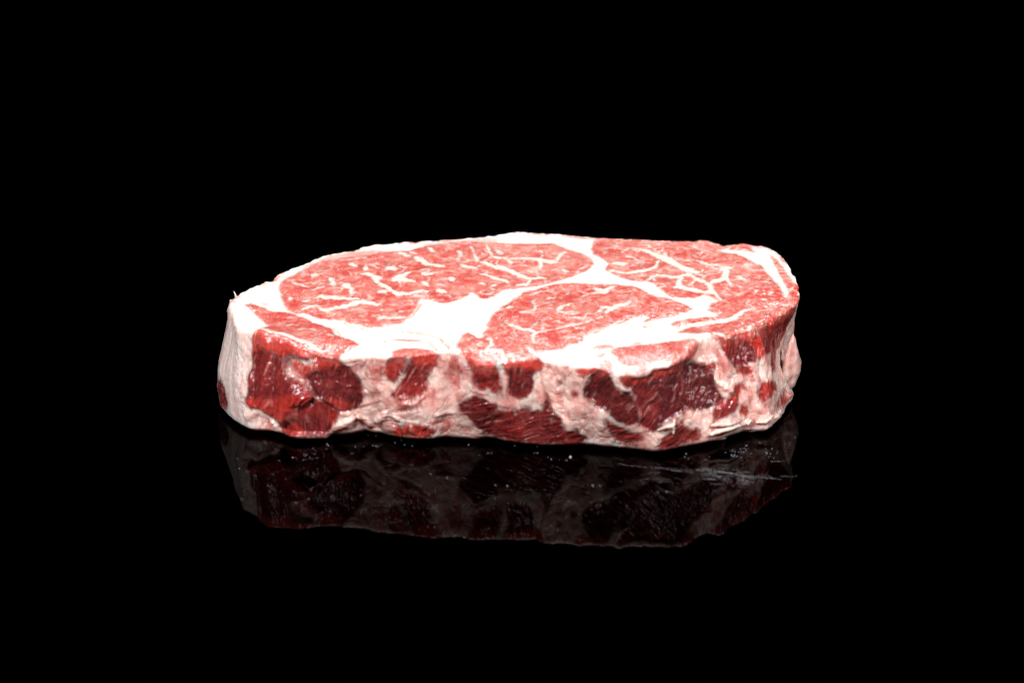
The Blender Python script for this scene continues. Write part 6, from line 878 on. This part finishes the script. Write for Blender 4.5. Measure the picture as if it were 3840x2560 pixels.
fc = lerp(A([.88, .63, .56]), A([.84, .46, .40]), np.clip(.38+.7*noise(P, 6.0, 60.0)+.45*noise(P, 2.0, 63.0), 0, 1))
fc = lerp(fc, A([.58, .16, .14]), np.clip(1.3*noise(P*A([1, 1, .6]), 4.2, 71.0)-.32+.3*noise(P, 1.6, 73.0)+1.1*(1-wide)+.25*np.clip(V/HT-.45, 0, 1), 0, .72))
smooth_strip = np.where(SS < SFRONT, np.clip((SS-(SFRONT-30))/8, 0, 1), 0)*Wall
fc = lerp(fc, A([.88, .72, .67]), .75*smooth_strip)
fc_top = lerp(A([.88, .75, .68]), A([.85, .62, .54]), np.clip(.25+.6*noise(P, 5.0, 66.0)+.3*noise(P, 1.5, 67.0), 0, 1))
fc_top = lerp(fc_top, A([.86, .54, .46]), np.clip((1-seam)*.9*(1-Wall), 0, .6))
fc = lerp(fc, fc_top, 1-Wall*np.clip(V/4-.1, 0, 1))
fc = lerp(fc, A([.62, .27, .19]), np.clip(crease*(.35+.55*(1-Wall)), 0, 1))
br = ((KIND == 1) & (SS >= SFRONT)) | ((KIND == 0) & (np.repeat(np.arange(NV), NS) > NR-5) & (SS >= SFRONT))
fc = lerp(fc, A([.62, .16, .12]), np.where(br, np.clip(.25+1.2*noise(P, 7., 111.)+.5*noise(P, 2., 113.), 0, .8), 0))
fcl = np.clip(fat, 0, 1)
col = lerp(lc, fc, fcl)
gritv = np.full(n_all, .85, np.float32)
for i_, nm in enumerate(names): gritv[base_lab == i_+1] = {'eye_muscle': .22, 'cap_muscle': .34, 'inner_muscle': .62, 'rim_muscle': 1.0, 'strip_muscle': .6}.get(nm, .5)
gritv[fcl > .6] = .40
gritv[(fcl > .6) & (KIND == 2)] = .62
gritv = np.clip(gritv*(1+.6*noise(P, 8., 130.)), .1, 1.2).astype(np.float32)
colA = np.hstack([col, np.ones((n_all, 1))]).astype(np.float32)

# ----------------------------------------------------------------- materials
def meat_material(name, sss=0., rad=.001, coat=.5):
    m = bpy.data.materials.new(name); m.use_nodes = True; t = m.node_tree; b = t.nodes["Principled BSDF"]
    def nd(k, **kw):
        n = t.nodes.new(k)
        for a, v in kw.items(): setattr(n, a, v)
        return n
    L = t.links.new
    col = nd('ShaderNodeAttribute', attribute_name='tissue_colour'); ft = nd('ShaderNodeAttribute', attribute_name='fat')
    tc = nd('ShaderNodeTexCoord')
    n1 = nd('ShaderNodeTexNoise'); n1.inputs['Scale'].default_value = 900; n1.inputs['Detail'].default_value = 4
    L(tc.outputs['Object'], n1.inputs['Vector'])
    hue = nd('ShaderNodeMapRange'); hue.inputs['From Min'].default_value = .3; hue.inputs['From Max'].default_value = .7
    hue.inputs['To Min'].default_value = .86; hue.inputs['To Max'].default_value = 1.12
    L(n1.outputs['Fac'], hue.inputs['Value'])
    mx = nd('ShaderNodeMix', data_type='RGBA', blend_type='MULTIPLY'); mx.inputs['Factor'].default_value = 1
    L(col.outputs['Color'], mx.inputs['A']); L(hue.outputs['Result'], mx.inputs['B']); L(mx.outputs['Result'], b.inputs['Base Color'])
    ro = nd('ShaderNodeMapRange'); ro.inputs['To Min'].default_value = .22; ro.inputs['To Max'].default_value = .36
    L(ft.outputs['Fac'], ro.inputs['Value']); L(ro.outputs['Result'], b.inputs['Roughness'])
    b.inputs['IOR'].default_value = 1.42
    b.inputs['Coat Weight'].default_value = coat; b.inputs['Coat Roughness'].default_value = .10; b.inputs['Coat IOR'].default_value = 1.5
    if sss:
        b.inputs['Subsurface Weight'].default_value = sss; b.inputs['Subsurface Radius'].default_value = ((1, .42, .32) if coat < .7 else (1, .22, .13)); b.inputs['Subsurface Scale'].default_value = rad
    b.inputs['Specular IOR Level'].default_value = .3
    n2 = nd('ShaderNodeTexNoise'); n2.inputs['Scale'].default_value = 950; n2.inputs['Detail'].default_value = 2.5; n2.inputs['Roughness'].default_value = .55
    L(tc.outputs['Object'], n2.inputs['Vector'])
    st = nd('ShaderNodeAttribute', attribute_name='grit')
    bp = nd('ShaderNodeBump'); bp.inputs['Distance'].default_value = .00035
    L(st.outputs['Fac'], bp.inputs['Strength']); L(n2.outputs['Fac'], bp.inputs['Height']); L(bp.outputs['Normal'], b.inputs['Normal']); L(bp.outputs['Normal'], b.inputs['Coat Normal'])
    return m
M_LEAN = meat_material('raw_lean_meat', .8, .0022, .71); M_FAT = meat_material('raw_beef_fat', 1., .0032); M_SHRED = meat_material('dry_fat_shred', .8, .001, .1)

def simple(name, col, rough, spec=.5, ior=1.45):
    m = bpy.data.materials.new(name); m.use_nodes = True; b = m.node_tree.nodes["Principled BSDF"]
    b.inputs['Base Color'].default_value = (*col, 1); b.inputs['Roughness'].default_value = rough
    b.inputs['Specular IOR Level'].default_value = spec; b.inputs['IOR'].default_value = ior
    return m

# ----------------------------------------------------------------- the steak: an empty, its muscles and fat as children, marbling as sub-parts
steak = bpy.data.objects.new("steak", None); sc.collection.objects.link(steak)
steak['label'] = "thick raw marbled beef steak with white fat seams, lying on the black glossy table"
steak['category'] = "steak"

def mesh_object(name, verts, quads, mat, parent=None, colours=None, fatv=None, normals=None, grit=None):
    me = bpy.data.meshes.new(name)
    nf = len(quads); k = quads.shape[1]
    me.vertices.add(len(verts)); me.vertices.foreach_set('co', np.ascontiguousarray(verts, np.float32).ravel())
    me.loops.add(nf*k); me.loops.foreach_set('vertex_index', np.ascontiguousarray(quads, np.int32).ravel())
    me.polygons.add(nf); me.polygons.foreach_set('loop_start', np.arange(0, nf*k, k, dtype=np.int32))
    me.polygons.foreach_set('use_smooth', np.ones(nf, bool))
    me.update(calc_edges=True)
    if colours is not None:
        a = me.color_attributes.new('tissue_colour', 'FLOAT_COLOR', 'POINT'); a.data.foreach_set('color', np.ascontiguousarray(colours, np.float32).ravel())
        a = me.attributes.new('fat', 'FLOAT', 'POINT'); a.data.foreach_set('value', np.ascontiguousarray(fatv, np.float32))
    if grit is not None: a = me.attributes.new('grit', 'FLOAT', 'POINT'); a.data.foreach_set('value', np.ascontiguousarray(grit, np.float32))
    if normals is not None: me.normals_split_custom_set_from_vertices(normals.astype(float).tolist())
    me.materials.append(mat)
    o = bpy.data.objects.new(name, me); sc.collection.objects.link(o)
    if parent: o.parent = parent
    return o

i0 = np.arange(NS); i1 = (i0+1) % NS
Q = np.concatenate([np.stack([r*NS+i0, r*NS+i1, (r+1)*NS+i1, (r+1)*NS+i0], -1) for r in range(NV-1)])
if not FLIP: Q = Q[:, ::-1]
qr = np.repeat(np.arange(NV-1), NS)
ql = lab[Q[:, 0]].copy()
face_side = qr >= NR+2
base_l = ql % 100
# a muscle that runs over the edge is one part on both faces
rim_top = lab0[NR-1]
for k in sorted(PARTS):
    if not (20 < k < 50 or 50 < k < 100): continue
    m_ = (lab0[NR+NC+2] % 100 == k)
    if m_.sum() < 12: continue
    above = rim_top[m_] % 100
    ids, cnt = np.unique(above[above > 0], return_counts=True)
    if len(ids) and cnt.max() > .4*m_.sum():
        L_ = ids[np.argmax(cnt)]
        ql = np.where(ql == k, L_, np.where(ql == k+100, L_+100, ql))
tf = lambda *a: mesh_object(*a)
def region(l, name, parent, mat):
    f = Q[ql == l]
    if len(f) == 0: return None
    u, inv = np.unique(f.ravel(), return_inverse=True)
    return mesh_object(name, P2[u]*MM, inv.reshape(-1, 4), mat, parent, colA[u], fcl[u], NN[u], gritv[u])
# wall muscles too small to pick apart belong to the fat round them
ids, cnt = np.unique(ql, return_counts=True)
for l, c in zip(ids, cnt):
    if 20 < l < 50 or 50 < l < 100:
        if c < 700: ql[(ql == l) | (ql == l+100)] = 0
body = {}
for l in np.unique(ql % 100):
    body[l] = region(l, PARTS[l], steak, M_FAT if l == 0 else M_LEAN)
for l in np.unique(ql[ql >= 100]):
    par = body.get(l-100)
    if par is None: continue
    o = region(l, 'marbling', par, M_FAT); o['kind'] = 'stuff'

# the flap of fat standing away from the right end
fl = dec(FLAP, 2)
def build_flap():
    n = 160; k = np.linspace(0, len(fl), n, endpoint=False)
    fx = np.interp(k, np.arange(len(fl)+1), np.append(fl[:, 0], fl[0, 0])); fz = np.interp(k, np.arange(len(fl)+1), np.append(fl[:, 1], fl[0, 1]))
    o2 = smooth(np.stack([fx, fz], -1), 2); c = o2.mean(0)
    vs = []; rings = 26
    for sgn in (-1, 1):
        rg = np.linspace(0, 1, rings) if sgn < 0 else np.linspace(1, 0, rings)[1:]
        for r in rg:
            xz = c+(o2-c)*r; th_ = sgn*2.6*math.sqrt(max(0, 1-r**4))
            y = FLAP_Y+(xz[:, 0]-c[0])*.55+th_
            vs.append(np.stack([xz[:, 0], y, np.maximum(.1, xz[:, 1])], -1))
    nr_ = len(vs); V_ = np.concatenate(vs)
    V_[:, 1] += noise(V_, 6., 1.)*.8+noise(V_, 2., 5.)*.3
    V_[:, 0] += noise(V_, 3., 9.)*.3
    a = np.arange(n); b = (a+1) % n
    F_ = np.concatenate([np.stack([r*n+a, r*n+b, (r+1)*n+b, (r+1)*n+a], -1) for r in range(nr_-1)])
    ftv = np.clip(.85+.5*noise(V_*A([1, 1, .25]), 2.5, 3.), 0, 1)
    cc = lerp(A([.30, .04, .04]), lerp(A([.80, .60, .53]), A([.70, .42, .37]), np.clip(.4+.8*noise(V_*A([1, 1, .3]), 2.0, 13.), 0, 1)), ftv)
    return mesh_object('fat_flap', V_*MM, F_, M_FAT, steak, np.hstack([cc, np.ones((len(V_), 1))]), ftv)
build_flap()

# loose shreds hanging on the cut side
s_front = np.arange(NS)*PER/NS
def wall_point(s, v):
    i = int(round(s/PER*NS)) % NS; j = NR+NC+int(np.clip((v-rad[i])/(HT-rad[i]), 0, 1)*(NW-1))
    k = j*NS+i
    return P2[k], NN[k]
def tube(name, pts, rad, mat, c1, f):
    pts = A(pts); n = 26; t = np.linspace(0, len(pts)-1, n)
    pts = smooth_open(np.stack([np.interp(t, np.arange(len(pts)), pts[:, k]) for k in range(3)], -1)); r = np.interp(t, np.arange(len(rad)), rad)
    r[0] *= .3; r[-1] *= .2
    d = np.gradient(pts, axis=0); d /= np.linalg.norm(d, axis=1)[:, None]
    a = np.cross(d, A([.2, -.9, .4])); a /= np.linalg.norm(a, axis=1)[:, None]; b = np.cross(d, a)
    m = 12; an = np.arange(m)*2*math.pi/m
    V_ = (pts[:, None]+r[:, None, None]*(np.cos(an)[None, :, None]*a[:, None]+.6*np.sin(an)[None, :, None]*b[:, None])).reshape(-1, 3)
    V_ = V_+np.stack([noise(V_, 1.1, 3.), noise(V_, 1.1, 6.), noise(V_, 1.1, 9.)], -1)*.25*np.repeat(np.minimum(1, r), m)[:, None]
    q_ = np.arange(m); q1 = (q_+1) % m
    F_ = np.concatenate([np.stack([i*m+q_, i*m+q1, (i+1)*m+q1, (i+1)*m+q_], -1) for i in range(n-1)])
    c = np.tile(A([*c1, 1.]), (len(V_), 1)); c[:, :3] *= (1+.25*noise(V_, 1.5, 2.))[:, None]
    return mesh_object(name, V_*MM, F_, mat, steak, np.clip(c, 0, 1), np.full(len(V_), f))
def smooth_open(p):
    for _ in range(3): p[1:-1] = (p[:-2]+2*p[1:-1]+p[2:])/4
    return p
for nm, off, txt in SHRED:
    c = dec(txt, 3, 40.); pts = []
    for s1, v1, w1 in c:
        p_, n_ = wall_point(s1, v1); pts.append(p_+n_*off*.6)
    if nm == 'fat_shred': tube(nm, pts, c[:, 2]*.5, M_SHRED, (.82, .62, .54), 1.)
    else: tube(nm, pts, c[:, 2]*.5, M_LEAN, (.38, .04, .035), 0.)
wk = dec(WHISKER, 3, 40.)
tube('fat_shred', [wk[0]-A([0, 0, 1.]), wk[0], wk[1], wk[2]], [.32, .26, .17, .07], M_SHRED, (.9, .75, .68), 1.)

# ----------------------------------------------------------------- the table top
tm = bpy.data.materials.new('black_acrylic'); tm.use_nodes = True; tt_ = tm.node_tree; tb = tt_.nodes["Principled BSDF"]
tb.inputs['Base Color'].default_value = (0, 0, 0, 1); tb.inputs['Roughness'].default_value = .02
tb.inputs['IOR'].default_value = 1.075
wv = tt_.nodes.new('ShaderNodeTexNoise'); wv.inputs['Scale'].default_value = 60; tcn = tt_.nodes.new('ShaderNodeTexCoord')
tt_.links.new(tcn.outputs['Object'], wv.inputs['Vector'])
rm = tt_.nodes.new('ShaderNodeMapRange'); rm.inputs['To Min'].default_value = .012; rm.inputs['To Max'].default_value = .05
tt_.links.new(wv.outputs['Fac'], rm.inputs['Value']); tt_.links.new(rm.outputs['Result'], tb.inputs['Roughness'])
tv = A([[-1.6, -1.2, 0], [1.6, -1.2, 0], [1.6, 2.4, 0], [-1.6, 2.4, 0], [-1.6, -1.2, -.02], [1.6, -1.2, -.02], [1.6, 2.4, -.02], [-1.6, 2.4, -.02]])
tq = A([[0, 1, 2, 3], [7, 6, 5, 4], [0, 4, 5, 1], [1, 5, 6, 2], [2, 6, 7, 3], [3, 7, 4, 0]])
tab = mesh_object('table_top', tv, tq, tm); tab['kind'] = 'structure'; tab['label'] = 'black mirror-gloss table top under the steak'; tab['category'] = 'table top'
tab.data.polygons.foreach_set('use_smooth', np.zeros(6, bool))

# dust, moisture beads and scratches on the table top
M_DUST = simple('pale_dust', (.50, .50, .55), .5); M_BEAD = simple('moisture', (.30, .31, .35), .10, 1.)
M_SCR = simple('scratched_acrylic', (.34, .34, .37), .3)
random.seed(3)
def blob(vs, fs, x, y, rx, ry, h, rot=0.):
    b = len(vs); n = 7
    for j, (f, z) in enumerate(((1, 0), (.8, .6), (.35, .95))):
        for i in range(n):
            a = 2*math.pi*i/n; px = math.cos(a)*rx*f; py = math.sin(a)*ry*f
            vs.append((x+px*math.cos(rot)-py*math.sin(rot), y+px*math.sin(rot)+py*math.cos(rot), z*h))
    for j in range(2):
        for i in range(n):
            fs.append((b+j*n+i, b+j*n+(i+1) % n, b+(j+1)*n+(i+1) % n, b+(j+1)*n+i))
    m = b+2*n
    for i in range(1, n-1, 2): fs.append((m, m+i, m+i+1, m+min(i+2, n-1)) if i+2 < n else (m, m+i, m+i+1, m))
dv_, df_, bv_, bf_, sv_, sf_ = [], [], [], [], [], []
for kd, val, txt in MARKS:
    if kd == 'dot':
        for x, y in dec(txt, 2, 100.):
            if val == 0:
                for _ in range(random.choice((1, 1, 1, 2))):
                    r = random.uniform(.04, .12); blob(dv_, df_, x+random.gauss(0, .25), y+random.gauss(0, .5), r*random.uniform(.8, 2), r, r*.7, random.uniform(0, 3))
            else:
                for _ in range(random.choice((1, 1, 2))):
                    r = random.uniform(.07, .19); blob(bv_, bf_, x+random.gauss(0, .4), y+random.gauss(0, .8), r, r, r*.8)
    else:
        p = dec(txt, 2, 100.)
        for a, b in zip(p[:-1], p[1:]):
            n = 5
            for i in range(n):
                if random.random() > .45+.5*val: continue
                q0 = a+(b-a)*i/n; q1 = a+(b-a)*(i+1)/n
                ww = random.uniform(.010, .036)*(.5+val)
                b0 = len(sv_); hh = .012
                sv_ += [(q0[0], q0[1]-ww, 0.001), (q1[0], q1[1]-ww*.6, 0.001), (q1[0], q1[1], hh), (q0[0], q0[1], hh), (q1[0], q1[1]+ww*.6, .001), (q0[0], q0[1]+ww, .001)]
                sf_ += [(b0, b0+1, b0+2, b0+3), (b0+3, b0+2, b0+4, b0+5)]
def stuff(name, v, f, m):
    me = bpy.data.meshes.new(name); me.from_pydata((A(v)*MM).tolist(), [], [tuple(dict.fromkeys(q_)) for q_ in f]); me.materials.append(m)
    o = bpy.data.objects.new(name, me); sc.collection.objects.link(o); o['kind'] = 'stuff'; return o
for o_, lb, ct in ((stuff('dust_specks', dv_, df_, M_DUST), 'fine pale dust specks scattered on the black table before the steak', 'dust'),
                   (stuff('moisture_beads', bv_, bf_, M_BEAD), 'tiny beads of moisture clustered on the table below the right end', 'droplets'),
                   (stuff('surface_scratches', sv_, sf_, M_SCR), 'thin pale scratches across the table top below the right end', 'scratches')):
    o_['label'] = lb; o_['category'] = ct
# one white crumb in front of the steak
cr = dec(CRUMB, 2, 100.); cc_ = cr.mean(0); cr = cc_+(cr-cc_)*.6; V_ = []
for r_, z_ in ((1., 0.), (1.08, .15), (.85, .32), (.4, .45), (0.02, .5)):
    p_ = cc_+(cr-cc_)*r_; V_.append(np.hstack([p_, np.full((len(p_), 1), z_)]))
n_ = len(cr); V_ = np.concatenate(V_); a_ = np.arange(n_); b_ = (a_+1) % n_
F_ = np.concatenate([np.stack([k*n_+a_, k*n_+b_, (k+1)*n_+b_, (k+1)*n_+a_], -1) for k in range(4)])
ar = ((cr[:, 0]*np.roll(cr[:, 1], -1)-np.roll(cr[:, 0], -1)*cr[:, 1]).sum())
crumb = mesh_object('crumb', V_*MM, F_ if ar > 0 else F_[:, ::-1], simple('white_crumb', (.42, .41, .40), .6))
crumb['label'] = 'single white crumb lying on the black table just before the steak'; crumb['category'] = 'crumb'
